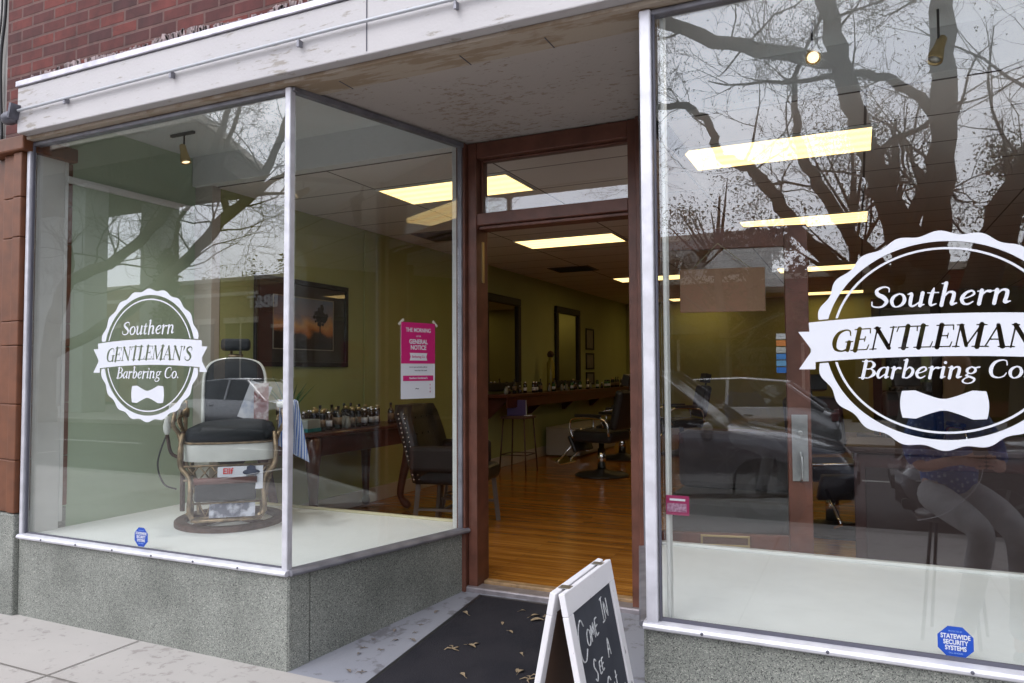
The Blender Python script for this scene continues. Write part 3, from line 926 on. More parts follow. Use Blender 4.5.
G = {
    'S': (0.66, [crom([(.58, .74, .05), (.54, .92, .06), (.34, .98, .08), (.14, .84, .13), (.2, .64, .18), (.42, .48, .2), (.56, .27, .16), (.46, .05, .09), (.26, .015, .07), (.09, .09, .06), (.05, .28, .05)])]),
    'G': (0.84, [crom([(.70, .72, .05), (.64, .92, .06), (.45, .98, .07), (.2, .85, .13), (.1, .5, .18), (.2, .14, .13), (.45, .02, .07), (.68, .08, .08)]), [(.70, .04, .15), (.70, .42, .15)], [(.56, .43, .05), (.84, .43, .05)]]),
    'E': (0.72, stem(.17) + [[(.17, .975, .05), (.6, .975, .05)], [(.6, .98, .04), (.63, .78, .05)], [(.17, .51, .05), (.47, .51, .05)], [(.47, .62, .04), (.47, .40, .04)], [(.17, .025, .05), (.63, .025, .05)], [(.63, .02, .05), (.67, .24, .04)]]),
    'N': (0.92, stem(.15, 0, 1, .06) + [[(.14, .97, .16), (.76, .04, .16)]] + stem(.77, 0, 1, .06, False, True)),
    'T': (0.80, stem(.4, 0, 1, .17, True, False) + [[(.04, .975, .05), (.76, .975, .05)], [(.05, .98, .05), (.02, .76, .04)], [(.75, .98, .05), (.78, .76, .04)]]),
    'L': (0.68, stem(.17) + [[(.17, .025, .05), (.6, .025, .05)], [(.6, .02, .05), (.64, .26, .04)]]),
    'M': (1.06, stem(.13, 0, 1, .055) + [[(.17, .95, .15), (.49, .06, .13)], [(.49, .06, .06), (.86, .95, .06)]] + stem(.88, 0, 1, .17)),
    'A': (0.84, [[(.10, .03, .05), (.40, .97, .06)], [(.40, .95, .15), (.70, .03, .18)], [(.2, .34, .05), (.58, .34, .05)], [(.0, .025, .05), (.22, .025, .05)], [(.56, .025, .05), (.84, .025, .05)]]),
    "'": (0.26, [[(.12, .96, .13), (.08, .70, .04)]]),
    'B': (0.72, stem(.17) + [crom([(.17, .975, .05), (.40, .975, .06), (.56, .76, .16), (.42, .54, .06), (.17, .53, .05)]), crom([(.17, .53, .05), (.46, .53, .06), (.64, .27, .18), (.44, .025, .06), (.17, .025, .05)])]),
    'C': (0.80, [crom([(.70, .70, .05), (.64, .92, .06), (.45, .98, .07), (.2, .85, .13), (.1, .5, .18), (.2, .14, .13), (.45, .02, .07), (.66, .10, .06), (.74, .28, .04)])]),
    'o': (0.60, [crom([(.30, .63, .06), (.14, .52, .12), (.08, .31, .15), (.16, .08, .11), (.30, .0, .06), (.46, .10, .12), (.52, .31, .15), (.44, .54, .11), (.30, .63, .06)])]),
    'u': (0.66, [crom([(.0, .58, .05), (.12, .60, .12), (.13, .3, .15), (.16, .06, .12), (.28, .02, .08), (.46, .2, .05)]), [(.49, .62, .15), (.49, .02, .15)], [(.49, .03, .1), (.62, .07, .05)]]),
    't': (0.42, [crom([(.18, .82, .06), (.16, .6, .14), (.15, .2, .15), (.2, .02, .1), (.36, .08, .05)]), [(.0, .61, .05), (.36, .61, .05)]]),
    'h': (0.68, [[(.13, 1.04, .15), (.13, 0, .15)], [(.0, 1.02, .05), (.13, 1.04, .05)], crom([(.14, .36, .05), (.28, .60, .08), (.45, .56, .14), (.47, .3, .15), (.46, .05, .14), (.62, .08, .05)])]),
    'n': (0.68, [[(.13, .62, .15), (.13, 0, .15)], [(.0, .58, .05), (.13, .61, .05)], crom([(.14, .36, .05), (.28, .60, .08), (.45, .56, .14), (.47, .3, .15), (.46, .05, .14), (.62, .08, .05)])]),
    'e': (0.54, [crom([(.12, .27, .06), (.30, .34, .05), (.44, .47, .09), (.36, .62, .08), (.18, .54, .11), (.08, .30, .15), (.15, .07, .12), (.31, .01, .08), (.46, .12, .05)])]),
    'r': (0.48, [[(.13, .62, .15), (.13, 0, .15)], [(.0, .58, .05), (.13, .61, .05)], crom([(.15, .38, .05), (.27, .57, .08), (.40, .57, .13)])]),
    'a': (0.62, [crom([(.44, .56, .06), (.28, .62, .07), (.13, .46, .13), (.09, .20, .15), (.19, .01, .09), (.42, .24, .05)]), [(.47, .60, .14), (.47, .04, .14)], [(.47, .03, .1), (.60, .08, .05)]]),
    'b': (0.60, [[(.13, 1.04, .15), (.13, .05, .13)], [(.0, 1.02, .05), (.13, 1.04, .05)], crom([(.14, .36, .05), (.30, .61, .08), (.48, .46, .14), (.46, .18, .14), (.30, .01, .08), (.13, .05, .06)])]),
    'i': (0.34, [[(.14, .60, .15), (.14, .04, .15)], [(.0, .58, .05), (.14, .60, .06)], [(.14, .03, .1), (.28, .08, .05)], [(.17, .86, .15), (.17, .87, .15)]]),
    'g': (0.62, [crom([(.28, .62, .06), (.14, .52, .12), (.12, .36, .12), (.28, .24, .06), (.44, .36, .12), (.42, .52, .11), (.28, .62, .06)]), crom([(.2, .25, .05), (.12, .14, .09), (.30, .06, .11), (.48, -.06, .11), (.42, -.24, .07), (.2, -.30, .06), (.02, -.18, .08), (.10, -.02, .06), (.22, .05, .05)]), [(.42, .56, .06), (.58, .60, .09)]]),
    '.': (0.28, [[(.12, .06, .15), (.12, .07, .15)]]),
    ' ': (0.34, []),
}


def text_segs(txt, cx, cy, h, width, slant=0.2, curve=None, bold=1.0):
    """segments (x0,y0,r0,x1,y1,r1) of a line of slanted serif text, fitted to a width"""
    adv = sum(G[c][0] for c in txt)
    sx = width / (adv * h) * h
    segs, x = [], 0.0
    for c in txt:
        for st in G[c][1]:
            pts = []
            for (a, b_, w_) in st:
                X = (x + a) * sx - width / 2 + (b_ - 0.5) * h * slant + cx
                Y = cy + b_ * h
                if curve: Y += curve(X)
                pts.append((X, Y, w_ * bold * h / 2))
            for p_, q_ in zip(pts[:-1], pts[1:]): segs.append((*p_, *q_))
        x += G[c][0]
    return np.array(segs)


def sdf_segs(X, Y, segs):
    D = np.full(X.shape, 1e3)
    for x0, y0, a, x1, y1, b_ in segs:
        dx, dy = x1 - x0, y1 - y0
        R = max(a, b_) + 0.012
        i0 = np.searchsorted(X[0], min(x0, x1) - R); i1 = np.searchsorted(X[0], max(x0, x1) + R)
        j0 = np.searchsorted(Y[:, 0], min(y0, y1) - R); j1 = np.searchsorted(Y[:, 0], max(y0, y1) + R)
        if i1 <= i0 or j1 <= j0: continue
        x_, y_ = X[j0:j1, i0:i1], Y[j0:j1, i0:i1]
        L2 = dx * dx + dy * dy + 1e-12
        t = np.clip(((x_ - x0) * dx + (y_ - y0) * dy) / L2, 0, 1)
        d = np.hypot(x_ - x0 - t * dx, y_ - y0 - t * dy) - (a + (b_ - a) * t)
        D[j0:j1, i0:i1] = np.minimum(D[j0:j1, i0:i1], d)
    return D


def contour_mesh(name, fn, x0, x1, y0, y1, h, m_, parent, yy=0.0):
    """flat vinyl cut-out in the x-z plane where fn < 0 (marching squares)"""
    nx, ny = int((x1 - x0) / h) + 2, int((y1 - y0) / h) + 2
    xs, ys = x0 + np.arange(nx) * h, y0 + np.arange(ny) * h
    X, Y = np.meshgrid(xs, ys)
    D = fn(X, Y)
    D = np.where(np.abs(D) < 1e-7, 1e-7, D)
    verts, faces, cache = [], [], {}

    def V(key, x, y):
        if key not in cache:
            cache[key] = len(verts); verts.append((x, yy, y))
        return cache[key]

    def corner(i, j): return V((i, j), xs[i], ys[j])

    def edge(i, j, k, l_):
        a, b_ = D[j, i], D[l_, k]
        t = a / (a - b_)
        key = (i, j, k, l_) if (i, j) < (k, l_) else (k, l_, i, j)
        return V(key, xs[i] + (xs[k] - xs[i]) * t, ys[j] + (ys[l_] - ys[j]) * t)

    ins = D < 0
    cnt = ins[:-1, :-1].astype(int) + ins[:-1, 1:] + ins[1:, 1:] + ins[1:, :-1]
    for j in range(ny - 1):
        full = cnt[j] == 4
        i = 0
        while i < nx - 1:
            if full[i]:
                s_ = i
                while i < nx - 1 and full[i]: i += 1
                faces.append((corner(s_, j), corner(i, j), corner(i, j + 1), corner(s_, j + 1)))
                continue
            if cnt[j, i] > 0:
                cs = [(i, j), (i + 1, j), (i + 1, j + 1), (i, j + 1)]
                poly = []
                for q in range(4):
                    a, b_ = cs[q], cs[(q + 1) % 4]
                    ia, ib = ins[a[1], a[0]], ins[b_[1], b_[0]]
                    if ia: poly.append(corner(*a))
                    if ia != ib: poly.append(edge(a[0], a[1], b_[0], b_[1]))
                if len(poly) >= 3: faces.append(tuple(poly))
            i += 1
    me = bpy.data.meshes.new(name)
    me.from_pydata(verts, [], faces)
    me.materials.append(m_)
    o = bpy.data.objects.new(name, me)
    COL.objects.link(o)
    o.parent = parent
    return o


RX, RZ = 0.395, 0.366


def make_badge():
    t = thing('window_badge', 'x', 'window decal', (0, 0, 0), 0, 'round shop badges on the display glass')
    Rr = lambda X, Y: np.hypot(X / RX, Y / RZ)
    arc = lambda x: 0.012 - 0.10 * x * x
    top = lambda X: 0.078 + arc(X)
    bot = lambda X: -0.066 + arc(X)

    def banner_zone(X, Y, g=0.006):
        return np.maximum(np.maximum(Y - top(X) - g, bot(X) - g - Y), np.abs(X) - RX * 1.06 - g)

    def ring(X, Y):
        r, th = Rr(X, Y), np.arctan2(Y / RZ, X / RX)
        outer = 1.0 + 0.018 * np.cos(20 * th)
        d = np.maximum(r - outer, 0.918 - r) * 0.375
        return np.maximum(d, -banner_zone(X, Y))

    def ring2(X, Y):
        r = Rr(X, Y)
        return np.maximum(np.maximum(r - 0.862, 0.842 - r) * 0.375, -banner_zone(X, Y))

    let = text_segs("GENTLEMAN'S", 0.0, -0.036, 0.076, 0.68, 0.22, arc, 1.12)

    def banner(X, Y):
        d = np.maximum(np.maximum(Y - top(X), bot(X) - Y), np.abs(X) - RX * 1.045 - 0.05 * (Y - arc(X)) * np.sign(X) * -1)
        return np.maximum(d, -sdf_segs(X, Y, let))

    def tail(sg):
        def f(X, Y):
            x = sg * X
            u = x - 0.425                       # 0..0.055 outward
            d = np.maximum(np.abs(u) - 0.028 + 0 * Y, np.abs(Y + 0.028) - 0.068)
            notch = (u - 0.028) + 0.75 * (0.068 - np.abs(Y + 0.028)) * 0.9
            return np.maximum(d, notch)
        return f

    s1 = text_segs('Southern', 0.0, 0.118, 0.072, 0.42, 0.22, lambda x: 0.0, 1.05)
    s2 = text_segs('Barbering Co.', 0.0, -0.128, 0.060, 0.50, 0.22, lambda x: 0.0, 1.05)

    def bow(X, Y):
        x, y = np.abs(X), Y + 0.218
        hh = 0.020 + (0.048 - 0.020) * np.clip((x - 0.008) / 0.075, 0, 1) ** 1.2 * (1 - 0.10 * np.clip((x - .09) / .04, 0, 1))
        end = 0.118 + 0.012 * np.cos(y / 0.05 * 1.2)
        return np.maximum(np.abs(y) - hh, x - end)

    h = 0.0021
    contour_mesh('badge_ring', ring, -0.42, 0.42, -0.39, 0.39, h, M['vinyl'], t)
    contour_mesh('inner_ring', ring2, -0.36, 0.36, -0.33, 0.33, h, M['vinyl'], t)
    contour_mesh('banner', banner, -0.45, 0.45, -0.11, 0.12, 0.0016, M['vinyl'], t)
    contour_mesh('banner_tail', tail(1), 0.38, 0.47, -0.11, 0.06, h, M['vinyl'], t, -0.0006)
    contour_mesh('banner_tail', tail(-1), -0.47, -0.38, -0.11, 0.06, h, M['vinyl'], t, -0.0006)
    contour_mesh('lettering', lambda X, Y: sdf_segs(X, Y, s1), -0.26, 0.26, 0.09, 0.21, 0.0016, M['vinyl'], t)
    contour_mesh('lettering', lambda X, Y: sdf_segs(X, Y, s2), -0.30, 0.30, -0.16, -0.05, 0.0016, M['vinyl'], t)
    contour_mesh('bow_tie', bow, -0.14, 0.14, -0.28, -0.16, h, M['vinyl'], t)
    return t


bd = make_badge()
bd.location = (-3.585, 0.0255, 1.557)
tag(bd, "round white shop badge with banner and bow tie on the left display window")
bd2 = copy_tree(bd)
bd2.location = (0.256, 0.0255, 1.552)
tag(bd2, "round white shop badge with banner and bow tie on the right display window")


# sans text from the built-in font, converted to a mesh
def sans(txt, size, m_, parent, loc, rot=(PI / 2, 0, 0), sx=1.0, off=0.0, name='lettering', ext=0.0004, align='CENTER'):
    cu = bpy.data.curves.new(name, 'FONT')
    cu.body = txt; cu.size = size; cu.align_x = align; cu.align_y = 'CENTER'
    cu.offset = off; cu.extrude = ext; cu.space_line = 0.95
    o = bpy.data.objects.new('tmp', cu)
    COL.objects.link(o)
    dg = bpy.context.evaluated_depsgraph_get()
    me = bpy.data.meshes.new_from_object(o.evaluated_get(dg))
    bpy.data.objects.remove(o)
    me.name = name
    me.materials.clear(); me.materials.append(m_)
    ob = bpy.data.objects.new(name, me)
    COL.objects.link(ob)
    ob.parent = parent
    ob.location = loc; ob.rotation_euler = rot; ob.scale = (sx, 1, 1)
    return ob


def octagon_sticker(loc, label):
    t = thing('security_sticker', label, 'sticker', loc, 0, 'blue octagonal security stickers')
    a = [(math.cos(PI / 8 + k * PI / 4) * 0.056, math.sin(PI / 8 + k * PI / 4) * 0.056) for k in range(8)]
    MB().prism(a, (0, 0, 0), (1, 0, 0), (0, 0, 1), (0, -0.0008, 0)).build('sticker_face', M['sticker_blue'], t)
    for i, (s, z) in enumerate((('STATEWIDE', 0.019), ('SECURITY', 0.0), ('SYSTEMS', -0.019))):
        sans(s, 0.0205, M['vinyl'], t, (0, -0.0016, z), sx=0.78, off=0.0006)
    for z in (0.036, -0.035):
        sans('CALL 24 HOURS' if z < 0 else 'PROTECTED BY', 0.007, mat('pale_blue_ink', (0.25, 0.4, 0.8), .5), t, (0, -0.0016, z), sx=0.8)
    return t


octagon_sticker((0.270, 0.0262, 0.548), 'blue octagonal security sticker at the foot of the right window')
octagon_sticker((-3.617, 0.0262, 0.551), 'blue octagonal security sticker at the foot of the left window')

# ---- pink poster on the return glass
pt = thing('poster', 'magenta and white notice taped inside the slanted glass beside the door', 'poster', (-2.345, 0.86, 1.30), math.atan2(1.145, 0.30))
# local x runs along the glass (towards the door), -y faces the recess
MB().box(-0.135, 0.135, 0, 0.0015, 0, 0.445).build('sheet', M['paper'], pt)
MB().box(-0.135, 0.135, -0.0014, -0.0004, 0.205, 0.445).build('magenta_field', M['pink'], pt)
pk = MB()
for k_ in range(2): pk.box(-0.12, 0.12, -0.0014, -0.0006, 0.104, 0.135)
pk = MB().box(-0.12, 0.12, -0.0014, -0.0004, 0.104, 0.135)
pk.build('magenta_band', M['pink'], pt)
sans('THE MORNING', 0.034, M['paper'], pt, (0, -0.002, 0.40), sx=0.85, off=0.0005)
sans('AFTER', 0.013, M['paper'], pt, (0, -0.002, 0.365))
sans('GENERAL\nNOTICE', 0.036, M['paper'], pt, (0, -0.002, 0.315), sx=0.95, off=0.001)
MB().prism([(-0.07, -0.022), (-0.062, 0), (-0.07, 0.022), (0.07, 0.022), (0.062, 0), (0.07, -0.022)], (0, -0.0018, 0.245), (1, 0, 0), (0, 0, 1), (0, -0.0006, 0)).build('white_ribbon', M['paper'], pt)
sans('Barbering Co.', 0.019, M['pink'], pt, (0, -0.003, 0.245))
sans('Southern Gentleman\'s', 0.016, M['paper'], pt, (0, -0.002, 0.12), off=0.0004)
sans('we are open and taking walk ins', 0.011, M['ink'], pt, (0, -0.0006, 0.185))
sans('every day of the week', 0.011, M['ink'], pt, (0.02, -0.0006, 0.165))
sans('~', 0.05, M['ink'], pt, (-0.01, -0.0006, 0.06))
sans('*\n*\n*', 0.022, M['pink'], pt, (0.095, -0.0006, 0.055))
for sx in (-1, 1):
    tp = MB(); tp.cbox((sx * 0.135, -0.001, 0.445), (0.05, 0.0006, 0.014), Matrix.Rotation(sx * 0.7, 4, 'Y'))
    tp.build('tape', mat('clear_tape', (0.6, 0.58, 0.5), 0.3), pt)

# parking / notice sticker low on the right pane
t = thing('pink_sticker', 'small dark pink notice sticker in the lower left corner of the right window', 'sticker', (-0.648, 0.0365, 0.895))
MB().box(-0.045, 0.045, 0, 0.001, 0, 0.075).build('sticker_face', mat('dark_pink', (0.32, 0.02, 0.10), .5), t)
MB().box(-0.04, 0.035, -0.0012, -0.0002, 0.012, 0.045).build('print_block', mat('pink_print', (0.45, 0.28, 0.38), .6, col2=(0.25, 0.08, 0.16), vscale=90), t)
MB().box(-0.03, 0.03, -0.0012, -0.0002, 0.055, 0.063).build('print_line', M['paper'], t)

# ------------------------------------------------------------------ open door leaf
dr = thing('shop_door', 'maroon glazed shop door swung wide open behind the right window', 'door', (-1.165, 1.415, 0.155), math.radians(12.5))
Wd, Hd, Td = 0.94, 2.125, 0.042
d = MB()
d.box(0, 0.11, 0, Td, 0, Hd); d.box(Wd - 0.125, Wd, 0, Td, 0, Hd)
d.box(0.111, Wd - 0.126, 0.001, Td - .001, 0, 0.37); d.box(0.111, Wd - 0.126, 0.001, Td - .001, Hd - 0.12, Hd)
d.build('door_frame', M['maroon'], dr, bevel=0.004)
MB().box(0.112, Wd - 0.127, 0.017, 0.023, 0.371, Hd - 0.121).build('door_pane', M['thin_glass'], dr)
hb = MB(); hb.box(Wd - 0.105, Wd - 0.02, -0.006, -0.0005, 0.68, 1.05)
hb.tube([(Wd - 0.06, -0.006, 0.68), (Wd - 0.06, -0.05, 0.70), (Wd - 0.06, -0.055, 0.76), (Wd - 0.06, -0.05, 0.82), (Wd - 0.06, -0.006, 0.84)], 0.008, 8)
hb.lathe([(0.014, 0), (0.014, 0.012), (0.006, 0.014)], (Wd - 0.06, -0.006, 0.95), 12, R=Matrix.Rotation(PI / 2, 4, 'X'))
hb.build('door_handle', M['steel'], dr, bevel=0.002)
ms = thing('mail_slot', 'x', 'x'); bpy.data.objects.remove(ms)
mf = MB()
for a in ((0.33, 0.60, 0.30, 0.312), (0.33, 0.60, 0.352, 0.364), (0.33, 0.342, 0.313, 0.351), (0.588, 0.60, 0.313, 0.351)):
    mf.box(a[0], a[1], -0.01, 0.0, a[2], a[3])
msl = mf.build('mail_slot', M['gold'], dr, bevel=0.002)
MB().box(0.343, 0.587, -0.006, 0.0, 0.313, 0.351).build('flap', M['board_back'], msl)

hs = thing('hanging_sign', 'blank brown back of a small hanging sign on the open door, tied with cord', 'sign', (-0.70, 1.485, 1.915), math.radians(12.5))
MB().box(-0.235, 0.235, -0.008, 0.008, -0.125, 0.125).build('sign_board', mat('brown_board', (0.27, 0.15, 0.085), 0.7, var=0.12, vscale=3, bump=0.05), hs, bevel=0.003)
hc = MB(); hc.tube([(-0.17, 0, 0.12), (-0.02, 0, 0.27), (0.16, 0, 0.12)], 0.0025, 5); hc.build('cord', mat('cord', (0.3, 0.26, 0.15), .8), hs)

st = thing('card_stickers', 'column of small white, orange and blue stickers on the glass of the open door', 'sticker', (-0.395, 1.575, 1.50), math.radians(12.5))
for i, c in enumerate(((0.5, 0.5, 0.5), (0.6, 0.2, 0.04), (0.45, 0.45, 0.42), (0.05, 0.2, 0.5), (0.12, 0.3, 0.5), (0.02, 0.14, 0.45))):
    MB().box(-0.026, 0.026, 0, 0.0012, 0.13 - i * 0.038, 0.162 - i * 0.038).build('card_sticker', mat('sticker_colour', c, 0.5), st)

# ------------------------------------------------------------------ antique barber chair
ch = thing('antique_barber_chair', 'antique white porcelain and brass barber chair with black cushions in the left window', 'barber chair', (-3.81, 0.86, 0.472), math.radians(42))


def ellring(mb, rx, ry, w, z0, z1, n=48, c=(0, 0)):
    prof = [(-w / 2, z0), (-w / 2, z1 - 0.008), (-w / 2 + 0.01, z1), (w / 2 - 0.01, z1), (w / 2, z1 - 0.008), (w / 2, z0)]
    rings = []
    for k in range(n + 1):
        a = 2 * PI * k / n
        rings.append([Vector((c[0] + math.cos(a) * (rx + u), c[1] + math.sin(a) * (ry + u), z)) for u, z in prof])
    mb.loft(rings, smooth=False, cap=False)


m1 = MB(); ellring(m1, 0.31, 0.36, 0.07, 0.0, 0.035); m1.build('floor_ring', M['iron'], ch)
m1 = MB()
m1.lathe([(0.09, 0.0), (0.085, 0.05), (0.05, 0.10), (0.045, 0.34), (0.10, 0.40)], (0, 0.05, 0.0), 20)
for a in range(4):
    an = PI / 4 + a * PI / 2
    m1.beam((0, 0.05, 0.03), (math.cos(an) * 0.30, 0.0 + math.sin(an) * 0.33, 0.018), 0.04, 0.025)
m1.build('pedestal', M['iron'], ch)
# porcelain seat apron, wrapped
m1 = MB()
ap = [(-0.25, 0.22), (-0.275, 0.1), (-0.28, -0.10), (-0.255, -0.22), (-0.16, -0.275), (0, -0.29), (0.16, -0.275), (0.255, -0.22), (0.28, -0.10), (0.275, 0.1), (0.25, 0.22)]
ap = crom(ap, 4)
rings = []
for (x, y) in ap:
    v = Vector((x, y + 0.02, 0)).normalized() * 0.022
    rings.append([Vector((x, y, 0.425)), Vector((x, y, 0.535)), Vector((x - v.x, y - v.y, 0.535)), Vector((x - v.x, y - v.y, 0.425))])
m1.loft(rings); m1.build('seat_apron', M['porcelain'], ch, bevel=0.004)
m1 = MB(); m1.prism([(x * 1.03, y * 1.03) for x, y in ap], (0, 0, 0.536), (1, 0, 0), (0, 1, 0), (0, 0, 0.012)); m1.build('seat_rim', M['brass'], ch, bevel=0.003)
# cushion with crown
m1 = MB()
rings = []
for z, s in ((0.549, 0.90), (0.56, 0.97), (0.60, 0.985), (0.635, 0.93), (0.66, 0.72), (0.672, 0.4)):
    rings.append([Vector((x * s, y * s - 0.0, z + (0.012 * math.sin(6 * x + 3 * y)) * s)) for x, y in ap])
m1.loft(rings); m1.build('seat_cushion', M['teal_leather'], ch)
# back: arched porcelain rim and dark panel, leaning back
TB = Matrix.Translation((0, 0.22, 0.60)) @ Matrix.Rotation(math.radians(-12), 4, 'X')
arch = [(-0.20, 0.0), (-0.205, 0.25), (-0.20, 0.38), (-0.165, 0.455), (-0.09, 0.487), (0, 0.494), (0.09, 0.487), (0.165, 0.455), (0.20, 0.38), (0.205, 0.25), (0.20, 0.0)]
arch = crom(arch, 4)
m1 = MB(TB); m1.tube([(x, 0, z) for x, z in arch], 0.0135, 10); bk = m1.build('back_rim', M['porcelain'], ch)
m1 = MB(TB)
rings = [[Vector((x * s, yo, 0.02 + z * s + (1 - s) * 0.2)) for x, z in arch] for yo, s in ((0.03, 0.9), (0.0, 0.955), (-0.02, 0.93), (-0.035, 0.82), (-0.04, 0.5))]
m1.loft(rings); m1.build('back_cushion', M['teal_leather'], ch)
m1 = MB(TB); m1.tube([(-0.03, 0.03, 0.30), (-0.03, 0.03, 0.56)], 0.01, 8); m1.tube([(0.03, 0.03, 0.30), (0.03, 0.03, 0.56)], 0.01, 8)
m1.tube([(-0.05, 0.02, 0.52), (0.05, 0.02, 0.52)], 0.016, 8); m1.build('headrest_bracket', M['brass'], ch)
m1 = MB(TB); m1.cbox((0, 0.0, 0.60), (0.20, 0.07, 0.085)); m1.build('headrest', M['teal_leather'], ch, bevel=0.025, seg=3)
# arms
for sx in (-1, 1):
    m1 = MB(); m1.cbox((sx * 0.325, -0.10, 0.775), (0.075, 0.20, 0.042)); m1.cbox((sx * 0.318, 0.04, 0.77), (0.055, 0.08, 0.05))
    am = m1.build('armrest', M['porcelain'], ch, bevel=0.014, seg=3)
    m1 = MB()
    m1.tube(crom([(sx * 0.325, -0.16, 0.75), (sx * 0.335, -0.19, 0.66), (sx * 0.305, -0.16, 0.60), (sx * 0.285, -0.20, 0.54)]), 0.014, 8)
    m1.tube(crom([(sx * 0.32, 0.04, 0.75), (sx * 0.33, 0.09, 0.66), (sx * 0.30, 0.12, 0.56)]), 0.013, 8)
    m1.tube(crom([(sx * 0.305, -0.05, 0.62), (sx * 0.33, -0.02, 0.68), (sx * 0.30, 0.03, 0.70), (sx * 0.29, -0.02, 0.66)]), 0.008, 6)
    m1.tube([(sx * 0.30, 0.14, 0.80), (sx * 0.30, 0.14, 0.55), (sx * 0.28, 0.14, 0.44)], 0.012, 8)
    m1.lathe([(0.03, -0.02), (0.035, 0), (0.03, 0.02)], (sx * 0.30, 0.14, 0.72), 14, R=Matrix.Rotation(PI / 2, 4, 'Y'))
    m1.build('arm_support', M['brass'], ch)
# ornate side frames down to the footrest
for sx in (-1, 1):
    m1 = MB()
    m1.tube(crom([(sx * 0.275, -0.20, 0.60), (sx * 0.285, -0.24, 0.50), (sx * 0.28, -0.25, 0.40), (sx * 0.225, -0.29, 0.33), (sx * 0.215, -0.325, 0.24), (sx * 0.22, -0.33, 0.14), (sx * 0.20, -0.34, 0.085)]), [0.016] * 37, 8)
    m1.tube(crom([(sx * 0.27, 0.18, 0.44), (sx * 0.25, 0.16, 0.30), (sx * 0.22, 0.12, 0.18), (sx * 0.20, 0.05, 0.05)]), 0.014, 8)
    m1.tube(crom([(sx * 0.23, -0.28, 0.34), (sx * 0.20, -0.22, 0.26), (sx * 0.23, -0.17, 0.20), (sx * 0.21, -0.22, 0.15), (sx * 0.23, -0.34, 0.12)]), 0.009, 6)
    m1.tube(crom([(sx * 0.26, 0.1, 0.40), (sx * 0.24, -0.02, 0.30), (sx * 0.23, -0.15, 0.33), (sx * 0.25, -0.22, 0.42)]), 0.010, 6)
    m1.build('side_frame', M['brass'], ch)
m1 = MB()
for zz, yy in ((0.40, -0.262), (0.315, -0.275)):
    m1.tube([(-0.26, yy, zz), (0.26, yy, zz)], 0.008, 6)
for i in range(7):
    x0 = -0.24 + i * 0.0686
    m1.tube([(x0, -0.262, 0.40), (x0 + 0.068, -0.275, 0.315)], 0.005, 5)
    m1.tube([(x0 + 0.068, -0.262, 0.40), (x0, -0.275, 0.315)], 0.005, 5)
m1.build('lattice_rail', M['brass'], ch)
# footrest assembly
m1 = MB(); m1.cbox((-0.01, -0.325, 0.245), (0.36, 0.035, 0.115), Matrix.Rotation(math.radians(-12), 4, 'X')); m1.build('calf_pad', M['teal_leather'], ch, bevel=0.012)
m1 = MB(); m1.tube([(-0.195, -0.325, 0.312), (0.175, -0.325, 0.312)], 0.021, 12); m1.build('pad_roll', mat('reddish_leather', (0.14, 0.05, 0.04), 0.45, var=0.3, vscale=20), ch)
m1 = MB()
m1.tube([(-0.20, -0.31, 0.085), (0.20, -0.31, 0.085)], 0.010, 8); m1.tube([(-0.20, -0.39, 0.08), (0.20, -0.39, 0.08)], 0.010, 8)
for sx in (-0.2, -0.1, 0.0, 0.1, 0.2): m1.tube([(sx, -0.31, 0.085), (sx, -0.39, 0.08)], 0.007, 6)
for i in range(5):
    x0 = -0.16 + i * 0.064
    m1.tube([(x0, -0.315, 0.17), (x0 + 0.032, -0.32, 0.095), (x0 + 0.064, -0.315, 0.17)], 0.005, 5)
m1.tube([(-0.2, -0.315, 0.175), (0.2, -0.315, 0.175)], 0.007, 6)
for sx in (-1, 1): m1.tube([(sx * 0.2, -0.31, 0.175), (sx * 0.2, -0.35, 0.09), (sx * 0.19, -0.41, 0.11)], 0.009, 6)
m1.build('footrest', M['brass'], ch)
# lever
m1 = MB(); m1.tube(crom([(-0.30, 0.02, 0.42), (-0.37, 0.02, 0.46), (-0.39, 0.0, 0.56), (-0.395, -0.01, 0.60)]), 0.011, 8)
m1.tube([(-0.30, 0.02, 0.60), (-0.30, 0.02, 0.08)], 0.016, 8)
lv = m1.build('pump_lever', M['iron'], ch)
m1 = MB(); m1.lathe([(0.012, 0.0), (0.022, 0.02), (0.024, 0.06), (0.015, 0.10), (0.018, 0.115), (0.0, 0.125)], (-0.395, -0.01, 0.585), 14); m1.build('lever_grip', M['porcelain'], lv)
m1 = MB(); m1.tube(crom([(-0.33, 0.10, 0.70), (-0.40, 0.10, 0.60), (-0.46, 0.08, 0.40), (-0.42, 0.06, 0.26), (-0.34, 0.05, 0.22)]), 0.006, 6); m1.build('strop_cord', M['black'], ch)


def local(parent, p):
    return Matrix.Translation(parent.location) @ Matrix.Rotation(parent.rotation_euler.z, 4, 'Z') @ Vector(p)


def paper_print(name, label, cat, parent_like, p, w_, h_, tilt, yaw=0.0, roll=0.0, bend=0.0, base=None):
    t = thing(name, label, cat, local(parent_like, p), parent_like.rotation_euler.z + yaw)
    mb = MB(Matrix.Rotation(tilt, 4, 'X') @ Matrix.Rotation(roll, 4, 'Y'))
    rings = []
    for i in range(7):
        z = h_ * i / 6
        y = bend * math.sin(PI * i / 6)
        rings.append([Vector((-w_ / 2, y, z)), Vector((w_ / 2, y, z)), Vector((w_ / 2, y + 0.004, z)), Vector((-w_ / 2, y + 0.004, z))])
    mb.loft(rings, smooth=False)
    mb.build('pages', base or M['paper'], t)
    return t, Matrix.Rotation(tilt, 4, 'X') @ Matrix.Rotation(roll, 4, 'Y')


